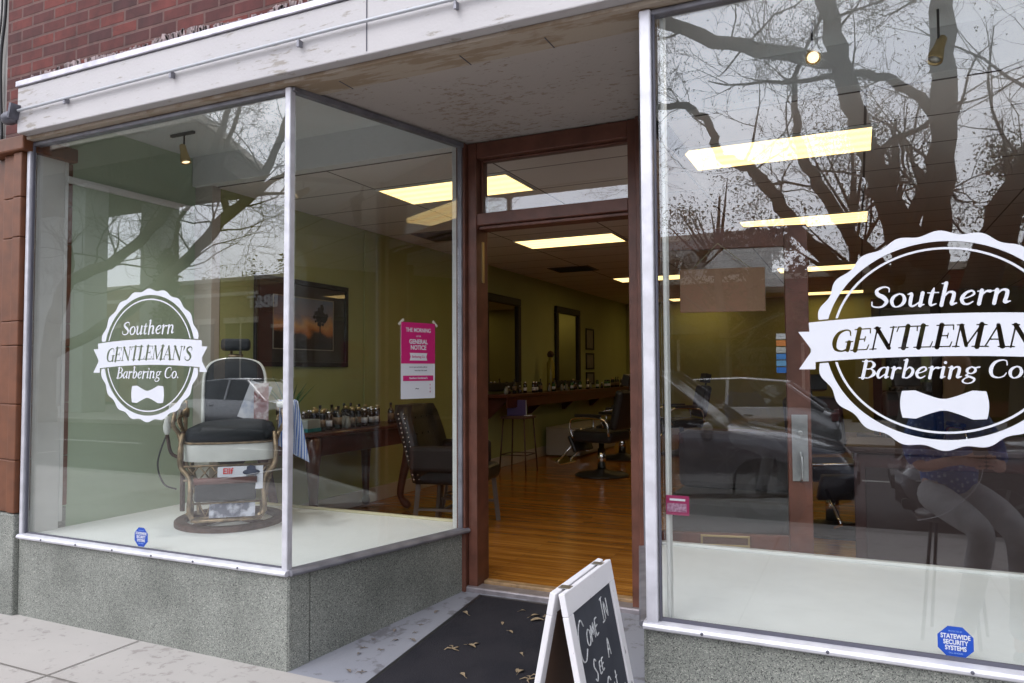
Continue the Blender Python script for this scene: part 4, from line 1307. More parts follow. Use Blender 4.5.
mg, RM = paper_print('magazine', 'white magazine with red title and a man in a dark hat, behind the footrest pad', 'magazine', ch, (0.075, -0.338, 0.255), 0.27, 0.145, math.radians(-14))
q = MB(RM); q.lathe([(0.0, 0), (0.052, 0.002), (0.05, 0.006), (0, 0.006)], (0.065, -0.003, 0.105), 18, sy=0.38, R=Matrix.Rotation(PI / 2, 4, 'X'))
q.prism([(-0.030, 0), (-0.027, 0.035), (-0.005, 0.042), (0.024, 0.036), (0.030, 0)], (0.065, -0.004, 0.106), (1, 0, 0), (0, 0, 1), (0, -0.002, 0))
q.prism([(-0.026, 0), (-0.03, -0.05), (0.03, -0.05), (0.026, 0), (0.02, -0.02), (-0.02, -0.02)], (0.065, -0.0035, 0.09), (1, 0, 0), (0, 0, 1), (0, -0.001, 0))
q.build('hat_picture', mat('navy_ink', (0.02, 0.03, 0.07), .6), mg)
q = MB(RM); q.prism([(-0.02, 0.01), (-0.018, -0.03), (0, -0.045), (0.018, -0.03), (0.02, 0.01)], (0.065, -0.002, 0.095), (1, 0, 0), (0, 0, 1), (0, -0.001, 0)); q.build('face_picture', mat('print_skin', (0.35, 0.28, 0.25), .6), mg)
o = sans('Ellf', 0.05, M['red_ink'], mg, (-0.075, -0.002, 0.115), off=0.0012); o.rotation_euler = (PI / 2 + math.radians(-14), 0, 0)
o.data.name = 'title'; o.name = 'title'
o.location = RM @ Vector((-0.075, -0.003, 0.115))
o = sans('GREATEST', 0.024, M['teal_ink'], mg, RM @ Vector((-0.06, -0.003, 0.07)), off=0.001); o.rotation_euler = (PI / 2 + math.radians(-14), 0, 0); o.name = 'subtitle'
mg2, RM = paper_print('magazine', 'black and white magazine picture lying in the lower footrest', 'magazine', ch, (0.03, -0.345, 0.088), 0.27, 0.10, math.radians(-18), base=mat('grey_print', (0.62, 0.64, 0.72), .6, col2=(0.12, 0.13, 0.18), vscale=16, lo=0.42, hi=0.6))
mg3, RM = paper_print('magazine', 'blue and white magazine leaning against the back of the antique chair', 'magazine', ch, (0.10, 0.085, 0.665), 0.15, 0.27, math.radians(-16), yaw=0.1, roll=math.radians(20), base=mat('blue_grey_print', (0.20, 0.25, 0.36), .5, col2=(0.5, 0.52, 0.56), vscale=9, lo=0.4, hi=0.62))
mg4, RM = paper_print('magazine', 'magazine with a reddish portrait cover beside the right armrest', 'magazine', ch, (0.185, 0.02, 0.62), 0.10, 0.30, math.radians(-12), yaw=-0.3, roll=math.radians(-4), base=mat('portrait_print', (0.45, 0.42, 0.42), .5, col2=(0.14, 0.04, 0.04), vscale=12, lo=0.45, hi=0.6))

# striped cloth over the right arm
def stripe_mat():
    m, n, l, b = newmat('blue_striped_cotton')
    tc = n.new('ShaderNodeTexCoord')
    wv = n.new('ShaderNodeTexWave'); wv.bands_direction = 'X'; wv.inputs['Scale'].default_value = 22; wv.inputs['Distortion'].default_value = 0.4
    l.new(tc.outputs['UV'] if False else tc.outputs['Object'], wv.inputs['Vector'])
    r = n.new('ShaderNodeValToRGB'); r.color_ramp.elements[0].position = .4; r.color_ramp.elements[1].position = .55
    r.color_ramp.elements[0].color = (0.10, 0.19, 0.50, 1); r.color_ramp.elements[1].color = (0.60, 0.64, 0.72, 1)
    l.new(wv.outputs['Fac'], r.inputs[0]); l.new(r.outputs[0], b.inputs['Base Color']); b.inputs['Roughness'].default_value = 0.9
    return m


cl = thing('barber_cloth', 'blue and white striped cloth draped over the arm of the antique chair', 'cloth', local(ch, (0.36, -0.10, 0.80)), ch.rotation_euler.z + 0.25)
mb = MB()
nx_, nz_ = 22, 26
vs = []
for j_ in range(nz_):
    t_ = j_ / (nz_ - 1)
    for i_ in range(nx_):
        s_ = i_ / (nx_ - 1)
        width = 0.12 + 0.07 * t_
        x = (s_ - 0.5) * width + 0.035 * t_
        drop = t_ * (0.30 + 0.12 * s_)
        y = -0.03 + 0.028 * math.sin(s_ * 9 + t_ * 2) * (0.4 + t_) + 0.01 * math.sin(s_ * 21)
        z = 0.0 - drop
        if t_ < 0.12: y += 0.05 * (0.12 - t_) / 0.12; z = -drop * 0.4 + 0.004
        vs.append((x, y, z))
fs = [(j_ * nx_ + i_, j_ * nx_ + i_ + 1, (j_ + 1) * nx_ + i_ + 1, (j_ + 1) * nx_ + i_) for j_ in range(nz_ - 1) for i_ in range(nx_ - 1)]
mb._add(vs, fs, True)
o = mb.build('draped_cloth', stripe_mat(), cl)
sd = o.modifiers.new('thick', 'SOLIDIFY'); sd.thickness = 0.003

# ------------------------------------------------------------------ side table with bottles, plant, picture
tb = thing('side_table', 'dark mahogany table with cabriole legs against the olive wall', 'table', (-4.17, 2.50, 0.185))
TX, TY = 0.31, 0.76
mb = MB()
rings = []
for z, s in ((0.755, 0.95), (0.765, 1.0), (0.785, 1.0), (0.792, 0.985)):
    rings.append([Vector((math.copysign(abs(math.cos(a)) ** 0.35, math.cos(a)) * TX * s, math.copysign(abs(math.sin(a)) ** 0.35, math.sin(a)) * TY * s, z)) for a in np.linspace(0, 2 * PI, 49)[:-1]])
mb.loft(rings, smooth=False); mb.build('tabletop', M['mahogany'], tb)
mb = MB(); mb.box(-0.25, 0.25, -0.68, 0.68, 0.60, 0.754); mb.build('apron', M['mahogany'], tb, bevel=0.008)
for sx in (-1, 1):
    for sy in (-1, 1):
        mb = MB()
        pts = [(sx * 0.22, sy * 0.65, 0.74), (sx * 0.25, sy * 0.69, 0.60), (sx * 0.24, sy * 0.675, 0.45), (sx * 0.215, sy * 0.64, 0.28), (sx * 0.20, sy * 0.62, 0.12), (sx * 0.22, sy * 0.65, 0.045), (sx * 0.25, sy * 0.69, -0.005)]
        mb.tube(crom(pts, 4), list(np.interp(np.linspace(0, 1, 25), [0, .12, .3, .55, .75, .9, 1], [.060, .068, .048, .036, .030, .044, .030])), 12)
        mb.build('leg', M['mahogany'], tb)


def bottle(kind, m_glass, cap_m, h, r):
    t = thing('bottle', 'x', 'bottle')
    if kind == 0:
        prof = [(r * .9, 0), (r, 0.01), (r, h * .62), (r * .8, h * .70), (r * .35, h * .78), (r * .32, h * .9)]
    elif kind == 1:
        prof = [(r, 0), (r, h * .82), (r * .9, h * .86)]
    else:
        prof = [(r * .8, 0), (r, h * .15), (r * .9, h * .6), (r * .5, h * .75), (r * .4, h * .85)]
    MB().lathe(prof, n=12).build('body', m_glass, t)
    cr_ = r * (.42 if kind != 1 else .8)
    MB().lathe([(cr_, 0), (cr_, h - prof[-1][1]), (cr_ * .8, h - prof[-1][1] + 0.004)], (0, 0, prof[-1][1] + 0.001), n=10).build('cap', cap_m, t)
    if kind != 2:
        MB().lathe([(r + .001, h * .2), (r + .001, h * .52)], n=12).build('paper_label', random.Random(int(h * 999)).choice([M['paper'], M['brown_label'], M['gold']]), t)
    return t


M['brown_label'] = mat('kraft_label', (0.20, 0.14, 0.09), .6)
M['amber'] = mat('amber_bottle', (0.035, 0.014, 0.006), 0.12, coat=.5)
M['green_bottle'] = mat('green_bottle', (0.02, 0.10, 0.015), 0.15, coat=.5)
M['dark_bottle'] = mat('dark_bottle', (0.010, 0.011, 0.016), 0.15, coat=.5)
M['pale_bottle'] = mat('pale_bottle', (0.25, 0.26, 0.24), 0.25)
M['purple'] = mat('purple_card', (0.045, 0.018, 0.13), .5)
rng = random.Random(11)
kinds = []
for i in range(6):
    kinds.append(bottle(rng.choice([0, 1, 2]) if i else 0, [M['dark_bottle'], M['amber'], M['pale_bottle'], M['dark_bottle'], M['green_bottle'], M['amber']][i],
                        [M['black'], M['chrome'], M['black'], M['gold'], M['black'], M['paper']][i], [.19, .15, .12, .17, .14, .10][i], [.030, .026, .028, .024, .027, .030][i]))
used = set()


def put_bottle(k, x, y, z, label, group):
    src = kinds[k]
    if k in used: o = copy_tree(src)
    else: o = src; used.add(k)
    o.location = (x, y, z)
    o.rotation_euler = (0, 0, rng.uniform(0, 6))
    tag(o, label, 'bottle', group)
    return o


desc = ['tall dark bottle', 'amber bottle with a silver cap', 'short pale bottle', 'slim dark bottle with a brass cap', 'green bottle', 'squat amber jar']
zt = 0.185 + 0.793
n_b = 0
for row, xo in enumerate((-4.02, -4.10, -4.19, -4.28, -4.36)):
    y = 2.02 + rng.uniform(-.03, .03)
    while y < 3.12:
        k_ = rng.choice([0, 1, 2, 3, 3, 0, 5, 1])
        if rng.random() < 0.82:
            put_bottle(k_, xo + rng.uniform(-.02, .02), y, zt, desc[k_] + ' among those on the mahogany table', 'grooming bottles on the mahogany table')
            n_b += 1
        y += rng.uniform(0.068, 0.115)
bx = thing('product_box', 'small clear and teal box on the near end of the mahogany table', 'box', (-4.06, 1.90, zt), 0.1)
MB().box(-.07, .07, -.09, .09, 0.03, .10).build('clear_cover', mat('box_pale', (0.30, 0.33, 0.32), 0.3), bx, bevel=.004)
MB().box(-.075, .075, -.095, .095, 0, .0295).build('teal_base', mat('box_teal', (0.02, 0.20, 0.22), 0.4), bx, bevel=.003)
# aloe
pl = thing('aloe_plant', 'spiky green aloe plant at the near end of the mahogany table', 'plant', (-4.27, 1.93, zt))
MB().lathe([(.045, 0), (.06, .09), (.064, .10), (.055, .10), (.05, .085), (0, .085)], n=16).build('pot', M['dark_bottle'], pl)
lf = MB()
for i in range(11):
    a = i * 2.4; ln = 0.18 + 0.16 * rng.random(); sp_ = 0.35 + 0.5 * rng.random()
    pts = [(0, 0, .085), (math.cos(a) * .3 * ln * sp_, math.sin(a) * .3 * ln * sp_, .085 + .45 * ln), (math.cos(a) * .75 * ln * sp_, math.sin(a) * .75 * ln * sp_, .085 + .85 * ln), (math.cos(a) * 1.1 * ln * sp_, math.sin(a) * 1.1 * ln * sp_, .085 + 1.1 * ln)]
    lf.tube(crom(pts, 3), list(np.linspace(.017, .001, 10)), 6, flat=.5)
lf.build('leaves', mat('aloe_leaf', (0.05, 0.16, 0.04), .45, var=.3, vscale=20), pl)

# framed landscape
pc = thing('framed_picture', 'dark framed sunset landscape with a tree on the olive wall', 'picture', (-4.497, 2.36, 1.895))
fm = MB()
HW, HH = 0.61, 0.385
for a in ((-HW, HW, HH - .045, HH), (-HW, HW, -HH, -HH + .045), (-HW, -HW + .045, -HH + .045, HH - .045), (HW - .045, HW, -HH + .045, HH - .045)):
    fm.box(0, .03, a[0], a[1], a[2], a[3])
fm.build('frame', M['frame_black'], pc, bevel=.006)
MB().box(0.004, .012, -HW + .046, HW - .046, -HH + .046, HH - .046).build('mount', mat('dark_mount', (0.05, 0.045, 0.038), .8), pc)
gr_ = MB()
for a in ((-.40, .40, .226, .235), (-.40, .40, -.235, -.226), (-.40, -.391, -.2255, .2255), (.391, .40, -.2255, .2255)):
    gr_.box(.0125, .017, a[0], a[1], a[2], a[3])
gr_.build('fillet', mat('fillet_cream', (0.35, 0.33, 0.27), .5), pc)
m, n, l, b = newmat('sunset_print')
tc = n.new('ShaderNodeTexCoord'); sp = n.new('ShaderNodeSeparateXYZ'); l.new(tc.outputs['Object'], sp.inputs[0])
no = n.new('ShaderNodeTexNoise'); no.inputs['Scale'].default_value = 6; no.inputs['Detail'].default_value = 6; l.new(tc.outputs['Object'], no.inputs['Vector'])
ma = n.new('ShaderNodeMath'); ma.operation = 'MULTIPLY_ADD'; ma.inputs[1].default_value = .22; l.new(no.outputs['Fac'], ma.inputs[0]); l.new(sp.outputs['Z'], ma.inputs[2])
r = n.new('ShaderNodeValToRGB'); cr = r.color_ramp
cr.elements[0].position = 0.0; cr.elements[0].color = (0.012, 0.010, 0.008, 1)
cr.elements[1].position = 1.0; cr.elements[1].color = (0.16, 0.22, 0.34, 1)
for p_, c_ in ((.26, (.05, .03, .02)), (.36, (.55, .20, .05)), (.50, (.75, .42, .16)), (.68, (.30, .26, .30))):
    e = cr.elements.new(p_); e.color = (*c_, 1)
mr = n.new('ShaderNodeMapRange'); mr.inputs['From Min'].default_value = -.12; mr.inputs['From Max'].default_value = .33
l.new(ma.outputs[0], mr.inputs['Value']); l.new(mr.outputs[0], r.inputs[0]); l.new(r.outputs[0], b.inputs['Base Color']); b.inputs['Roughness'].default_value = .4
MB().box(.0122, .014, -.39, .39, -.225, .225).build('print', m, pc)
tr_ = MB()
tr_.box(.0142, .0148, .20, .215, -.2, .05)
for i in range(60):
    a = rng.uniform(0, 6.28); rr_ = rng.uniform(0, .09) 
    cy, cz = .21 + math.cos(a) * rr_ * 1.1, .08 + math.sin(a) * rr_
    s_ = rng.uniform(.01, .028)
    tr_.prism([(math.cos(u) * s_, math.sin(u) * s_) for u in (0, 1.2, 2.5, 3.8, 5.1)], (.0144 + i * .00002, cy, cz), (0, 1, 0), (0, 0, 1), (.00001, 0, 0))
tr_.build('painted_tree', M['frame_black'], pc)
MB().box(.022, .0235, -HW + .047, HW - .047, -HH + .047, HH - .047).build('glazing', M['thin_glass'], pc)

# tufted leather chair with nail heads
tc_ = thing('tufted_armchair', 'black tufted leather chair with silver nail heads beside the mahogany table', 'armchair', (-3.17, 2.75, 0.15), math.radians(100))
mb = MB()
rings = []
for z, w_, y_ in ((0.36, .27, .20), (0.55, .29, .24), (0.75, .30, .30), (0.90, .28, .345), (0.97, .22, .36)):
    rings.append([Vector((x * w_, y_ + yy - .06 * (1 - abs(x)) , z)) for x, yy in ((-1, -.10), (-.8, -.05), (-.3, -.01), (.3, -.01), (.8, -.05), (1, -.10), (1.03, 0), (.8, .07), (0, .10), (-.8, .07), (-1.03, 0))])
mb.loft(rings); mb.build('backrest', M['leather'], tc_, bevel=.0)
nb_ = MB()
for sx in (-1, 1):
    for i in range(15):
        z = .40 + i * .036; t_ = (z - .36) / .6
        nb_.lathe([(.009, 0), (.006, .006), (0, .008)], (sx * (.285 + .02 * math.sin(PI * t_)), .22 + .15 * t_ - .055, z), 8, R=Matrix.Rotation(PI / 2, 4, 'X'))
        nb_.lathe([(.009, 0), (.006, .006), (0, .008)], (sx * (.285 + .02 * math.sin(PI * t_)) + sx * .012, .22 + .15 * t_ - .02, z), 8, R=Matrix.Rotation(PI / 2 * sx, 4, 'Y'))
nb_.build('nail_head', M['chrome'], tc_)
tf = MB()
for i in range(4):
    for j_ in range(4):
        tf.lathe([(.012, 0), (.008, .006), (0, .008)], (-.18 + .12 * i + (.06 if j_ % 2 else 0), .17 + .035 * j_, .48 + .13 * j_), 8, R=Matrix.Rotation(PI / 2, 4, 'X'))
tf.build('tuft_button', M['leather'], tc_)
MB().cbox((0, -.03, .42), (.56, .52, .13)).build('seat', M['leather'], tc_, bevel=.04, seg=3)
lg = mat('dark_limed_leg', (0.12, 0.10, 0.09), .5)
tc_.scale = (1.12, 1.12, 1.06)
for sx in (-1, 1):
    MB().cbox((sx * .30, .02, .56), (.09, .44, .20)).build('arm', M['matt_leather'], tc_, bevel=.035, seg=3)
for sx in (-1, 1):
    for sy in (-.24, .2):
        MB().beam((sx * .24, sy, .355), (sx * .25, sy * 1.15, 0), .035, .035).build('leg', lg, tc_)
mb = MB(); mb.beam((-.245, -.25, .16), (-.245, .21, .16), .02, .02); mb.beam((.245, -.25, .16), (.245, .21, .16), .02, .02); mb.beam((-.245, 0, .16), (.245, 0, .16), .02, .02)
mb.build('stretcher', lg, tc_)

# little round stool with black seat by the door
ls = thing('low_stool', 'low stool with round black seat just inside the doorway on the left', 'stool', (-3.42, 3.35, 0.15))
MB().lathe([(.0, .42), (.19, .42), (.215, .44), (.215, .50), (.19, .53), (0, .535)], n=24).build('seat', M['leather'], ls)
for a in range(4):
    an = PI / 4 + a * PI / 2
    MB().beam((math.cos(an) * .13, math.sin(an) * .13, .418), (math.cos(an) * .20, math.sin(an) * .20, 0), .025, .025).build('leg', lg, ls)
mb = MB(); ellring(mb, .165, .165, .016, .15, .17); mb.build('foot_ring', lg, ls)

# counter shelf along the olive wall, with mirrors above
sh = thing('wall_counter', 'long red brown counter shelf fixed along the olive wall under the mirrors', 'counter', (-4.3, 8.7, 1.12))
MB().box(-.195, .20, -2.95, 3.1, 0, .045).build('counter_top', M['shelf_red'], sh, bevel=.006)
MB().box(.165, .185, -2.9, 3.05, -.13, -.001).build('front_rail', M['shelf_red'], sh, bevel=.003)
for yy in (-2.8, -1.4, 0, 1.4, 2.9):
    mb = MB(); mb.prism([(0, 0), (.33, 0), (.30, -.05), (.05, -.28), (0, -.28)], (-.19, yy, -.001), (1, 0, 0), (0, 0, 1), (0, .04, 0)); mb.build('bracket', M['shelf_red'], sh)


def wall_mirror(y0, y1, z0, z1, label):
    cy, cz = (y0 + y1) / 2, (z0 + z1) / 2
    t = thing('wall_mirror', label, 'mirror', (-4.498, cy, cz), 0, 'tall black framed mirrors along the wall')
    hw, hh = (y1 - y0) / 2, (z1 - z0) / 2
    mb = MB()
    for a in ((-hw, hw, hh - .11, hh), (-hw, hw, -hh, -hh + .11), (-hw, -hw + .11, -hh + .11, hh - .11), (hw - .11, hw, -hh + .11, hh - .11)):
        mb.box(0, .05, *a)
    mb.build('frame', M['frame_black'], t, bevel=.015)
    MB().box(.01, .016, -hw + .10, hw - .10, -hh + .10, hh - .10).build('mirror_glass', M['mirror'], t)


wall_mirror(5.85, 7.0, 1.20, 2.52, 'nearest tall black framed mirror seen through the doorway')
wall_mirror(8.40, 9.55, 1.20, 2.54, 'second tall black framed mirror, further into the shop')
for i, (z0, z1, lb) in enumerate(((1.86, 2.25, 'upper small framed certificate beside the second mirror'), (1.50, 1.80, 'middle small framed certificate beside the second mirror'), (1.22, 1.45, 'lowest small framed certificate just above the counter'))):
    t = thing('framed_certificate', lb, 'picture', (-4.498, 10.15, (z0 + z1) / 2), 0, 'small framed certificates by the second mirror')
    hh = (z1 - z0) / 2
    mb = MB()
    for a in ((-.22, .22, hh - .03, hh), (-.22, .22, -hh, -hh + .03), (-.22, -.19, -hh + .03, hh - .03), (.19, .22, -hh + .03, hh - .03)): mb.box(0, .02, *a)
    mb.build('frame', M['frame_black'], t)
    MB().box(0, .008, -.188, .188, -hh + .032, hh - .032).build('certificate', mat('certificate_paper', (0.22, 0.21, 0.19), .6, var=.2, vscale=12), t)
zs = 1.166
y = 5.95
ii = 0
while y < 11.3:
    k_ = rng.choice([0, 1, 2, 3, 4, 5, 2, 4])
    put_bottle(k_, -4.18 + rng.uniform(-.08, .06), y, zs, desc[k_] + ' standing on the wall counter', 'products along the wall counter')
    y += rng.uniform(0.10, 0.22)
yb = thing('tall_yellow_bottle', 'tall glowing yellow green bottle between the two wall mirrors', 'bottle', (-4.30, 7.75, zs))
MB().lathe([(.055, 0), (.06, .02), (.06, .42), (.035, .47), (.03, .52)], n=14).build('body', mat('yellow_liquid', (0.30, 0.26, 0.03), .25), yb)
MB().lathe([(.045, .521), (.055, .56), (.04, .60), (.0, .62)], n=14).build('cap', M['iron'], yb)

# tall side stool with purple book
ts = thing('bar_stool', 'thin legged tall stool below the wall counter', 'stool', (-4.12, 6.15, 0.15))
MB().box(-.18, .18, -.18, .18, .69, .725).build('seat', mat('dull_wood_seat', (0.10, 0.05, 0.035), .5), ts, bevel=.008)
for sx in (-1, 1):
    for sy in (-1, 1):
        MB().tube([(sx * .15, sy * .15, .689), (sx * .19, sy * .19, 0)], .011, 8).build('leg', M['iron'], ts)
mb = MB(); 
for q_ in (((-1, -1), (1, -1)), ((1, -1), (1, 1)), ((1, 1), (-1, 1)), ((-1, 1), (-1, -1))):
    mb.tube([(q_[0][0] * .178, q_[0][1] * .178, .22), (q_[1][0] * .178, q_[1][1] * .178, .22)], .007, 6)
mb.build('stretcher', M['iron'], ts)
bk_ = thing('purple_book', 'purple book standing on the tall stool', 'book', (-4.13, 6.12, .8765), 0.5)
MB().box(-.13, .12, -.02, .02, 0, .21).build('cover', M['purple'], bk_, bevel=.002)
MB().box(.1205, .128, -.018, .018, .004, .206).build('page_edge', M['paper'], bk_)
wp = thing('white_card', 'small white card lying on the tall stool beside the purple book', 'card', (-3.99, 6.18, .8765), 0.3)
MB().box(-.05, .05, -.05, .05, 0, .008).build('card', M['paper'], wp)
wb = thing('white_cabinet', 'low white cabinet standing against the wall behind the barber chairs', 'cabinet', (-4.15, 8.75, 0.15))
MB().box(-.28, .28, -.9, .9, .02, .45).build('carcass', mat('dull_white_cabinet', (0.40, 0.39, 0.37), .5), wb, bevel=.01)
for yy in (-.45, .45): MB().box(.2805, .29, yy - .42, yy + .42, .05, .42).build('cabinet_door', mat('dull_white_door', (0.42, 0.41, 0.39), .5), wb, bevel=.004)


# modern barber chair
def modern_chair():
    t = thing('barber_chair', 'x', 'barber chair')
    MB().lathe([(.0, 0.0), (.33, 0.0), (.34, .015), (.30, .035), (.10, .06), (.06, .09)], n=28).build('base_disc', M['black'], t)
    MB().lathe([(.055, .085), (.05, .34), (.035, .345), (.035, .42)], n=16).build('column', M['chrome'], t)
    MB().cbox((0, 0, .50), (.54, .54, .14)).build('seat', M['leather'], t, bevel=.04, seg=3)
    mb = MB(Matrix.Translation((0, .27, .58)) @ Matrix.Rotation(math.radians(-12), 4, 'X')); mb.cbox((0, 0, .26), (.50, .11, .50)); mb.build('backrest', M['leather'], t, bevel=.045, seg=3)
    mb = MB(Matrix.Translation((0, .27, .58)) @ Matrix.Rotation(math.radians(-12), 4, 'X')); mb.cbox((0, 0, .63), (.26, .09, .14)); mb.cbox((0, .02, .54), (.04, .02, .12)); mb.build('headrest', M['leather'], t, bevel=.02)
    for sx in (-1, 1):
        mb = MB(); mb.tube(crom([(sx * .30, .26, .52), (sx * .31, .22, .70), (sx * .31, 0, .74), (sx * .31, -.24, .72), (sx * .30, -.28, .60), (sx * .29, -.24, .48)], 4), .014, 8)
        ar = mb.build('armrest', M['chrome'], t)
        mb = MB(); mb.cbox((sx * .31, -.02, .765), (.06, .36, .04)); mb.build('arm_pad', M['leather'], ar, bevel=.014)
    mb = MB(); mb.cbox((0, -.30, .40), (.46, .05, .22), Matrix.Rotation(math.radians(25), 4, 'X')); mb.build('calf_pad', M['leather'], t, bevel=.015)
    mb = MB()
    for sx in (-1, 1): mb.tube([(sx * .18, -.28, .42), (sx * .17, -.50, .20), (sx * .17, -.56, .16)], .013, 8)
    mb.cbox((0, -.56, .155), (.40, .16, .018), Matrix.Rotation(math.radians(-20), 4, 'X'))
    mb.tube([(-.28, -.27, .57), (.28, -.27, .57)], .012, 8)
    mb.build('footrest', M['chrome'], t)
    return t


mc = modern_chair()
mc.location = (-2.95, 6.1, .15); mc.rotation_euler = (0, 0, math.radians(-100))
tag(mc, 'low black barber chair with chrome column seen through the doorway', group='modern barber chairs')
for loc, rz, lb in (((-3.25, 8.0, .15), -80, 'black barber chair back nearest the long wall counter'),
                    ((-2.55, 8.9, .15), -60, 'barber chair with shiny arms at the right edge of the doorway view'),
                    ((-0.22, 3.75, .15), 25, 'black barber chair beyond the open door, seen through the right window'),
                    ((0.55, 5.6, .15), 15, 'black barber chair behind the right window, furthest from the door')):
    c_ = copy_tree(mc); c_.location = loc; c_.rotation_euler = (0, 0, math.radians(rz)); c_['label'] = lb
dk = thing('added_dark_desk', 'dark maroon desk added to darken the view behind the right display window', 'desk', (1.2, 2.25, 0.15))  # added dark mass, deepens the view through the right pane
MB().box(-1.24, 1.3, -.30, .34, 0.04, .82).build('desk_front', mat('dark_maroon_panel', (0.045, 0.014, 0.012), .45, var=.3, vscale=4), dk, bevel=.006)
MB().box(-1.28, 1.34, -.34, .38, .821, .86).build('desk_top', mat('dark_desk_top', (0.03, 0.012, 0.010), .5), dk, bevel=.008)
MB().box(-1.22, 1.28, -.28, .32, 0, .039).build('plinth', M['black'], dk)
MB().box(-1.18, 1.24, -.312, -.3005, .12, .74).build('front_panel', mat('near_black_maroon', (0.022, 0.009, 0.008), .6), dk, bevel=.004)
wb2 = thing('added_dark_bench', 'dark leather bench added to darken the view behind the open door', 'bench', (-0.82, 2.55, 0.15))  # added too, fills the view past the door leaf with dark
MB().box(-.42, .42, -.28, .28, .20, .44).build('seat', M['matt_leather'], wb2, bevel=.04)
MB().box(-.42, .42, .16, .32, .441, .86).build('backrest', M['matt_leather'], wb2, bevel=.05)
for sx in (-.38, .38):
    for sy in (-.22, .24): MB().tube([(sx, sy, .199), (sx, sy, 0)], .02, 8).build('leg', M['mahogany'], wb2)
# big leaning mirror on the back wall of the right part
t = thing('standing_mirror', 'tall dark framed mirror on the far wall behind the right window badge', 'mirror', (0.6, 9.0, 0.15), math.radians(-20))
mb = MB()
for a in ((-.45, .45, 2.2, 2.35), (-.45, .45, 0, .12), (-.45, -.33, .12, 2.2), (.33, .45, .12, 2.2)): mb.box(a[0], a[1], 0, .06, a[2], a[3])
mb.build('frame', M['frame_black'], t, bevel=.01)
MB().box(-.34, .34, .02, .03, .11, 2.21).build('mirror_glass', M['mirror'], t)

# ------------------------------------------------------------------ entrance mat, leaves, A-board
def ramp_z(y): return 0.105 * max(0, min(1, y / 1.24)) if y > 0 else 0.0


mt = thing('door_mat', 'long black ribbed entrance mat lying on the grey ramp', 'mat', (-1.6, 0.5, 0))
mb = MB()
n_ = 14
L0, R0, L1, R1 = -2.115, -1.32, -2.125, -1.32
for zoff, nm, inset, mm in ((0.006, 'rubber_edge', 0.0, M['black']), (0.0095, 'ribbed_field', 0.025, M['mat_black'])):
    mb = MB()
    ra, rb = [], []
    for i in range(n_ + 1):
        y = -0.45 + inset + (1.185 - 2 * inset + 0.45) * i / n_
        z = ramp_z(y) + zoff
        ra.append([Vector((L0 + inset, y, z - zoff + .002)), Vector((L0 + inset, y, z)), Vector((R0 - inset, y, z)), Vector((R0 - inset, y, z - zoff + .002))])
    mb.loft(ra, smooth=False)
    mb.build(nm, mm, mt, world=True)
rng = random.Random(3)


def leaf_mesh(kind):
    mb = MB()
    if kind == 0:   # keyed maple seed / curled leaf
        rings = []
        for i in range(6):
            t_ = i / 5
            w_ = 0.012 * math.sin(PI * min(1, t_ + .08)) + .001
            rings.append([Vector((-.03 + .06 * t_, -w_, .004 + .008 * math.sin(t_ * 3))), Vector((-.03 + .06 * t_, 0, .001 + .008 * math.sin(t_ * 3))), Vector((-.03 + .06 * t_, w_, .006 + .008 * math.sin(t_ * 3)))])
        mb.loft(rings, closed=False, cap=False)
        mb.tube([(.03, 0, .004), (.05, .004, .002)], .001, 4)
    else:
        for a in (0.3, 1.6, 2.9, 4.4):
            mb.tube([(0, 0, .003), (math.cos(a) * .02, math.sin(a) * .02, .006), (math.cos(a + .4) * .04, math.sin(a + .4) * .035, .002)], [.003, .003, .0008], 4)
    return mb


leaf_src = {}
lcols = ['pale dry', 'brown']
pos = [(430, 668), (462, 612), (478, 608), (503, 604), (433, 640), (416, 651), (470, 626), (495, 640), (520, 632), (512, 655), (540, 618), (497, 617), (520, 592), (454, 595), (483, 668), (532, 645), (480, 590), (505, 600), (537, 636)]
leaves_xy = []
for i in range(26):
    leaves_xy.append((rng.uniform(-2.06, -1.38), rng.uniform(-0.3, 1.12)))
for i, (x, y) in enumerate(leaves_xy):
    k_ = 0 if i % 5 else 1
    mb = leaf_mesh(k_)
    t = mb.build('dry_leaf', M['leaf_dry'])
    t.location = (x, y, ramp_z(y) + .0105); t.rotation_euler = (0, 0, rng.uniform(0, 6.3)); s_ = rng.uniform(.6, 1.25); t.scale = (s_, s_, s_)
    tag(t, 'small dry brown leaf lying on the black entrance mat', 'leaf', 'dry leaves scattered on the entrance mat')
for i in range(12):
    x, y = (rng.uniform(-2.42, -2.14), rng.uniform(0.1, 0.9))
    if x < -2.54 + .25 * y: x = -2.2
    t = leaf_mesh(1 if i % 2 else 0).build('dry_leaf', mat('grey_leaf', (0.20, 0.17, 0.15), .8))
    t.location = (x, y, ramp_z(y) + .002); t.rotation_euler = (0, 0, rng.uniform(0, 6.3)); s_ = rng.uniform(.5, .9); t.scale = (s_, s_, s_)
    tag(t, 'small grey brown leaf on the bare ramp beside the mat', 'leaf', 'leaves on the bare grey ramp')

ab = thing('a_board_sign', 'white framed chalkboard A sign on the pavement before the door', 'sign', (-0.915, -0.31, 0.0))
HB, WB_ = 0.735, 0.50


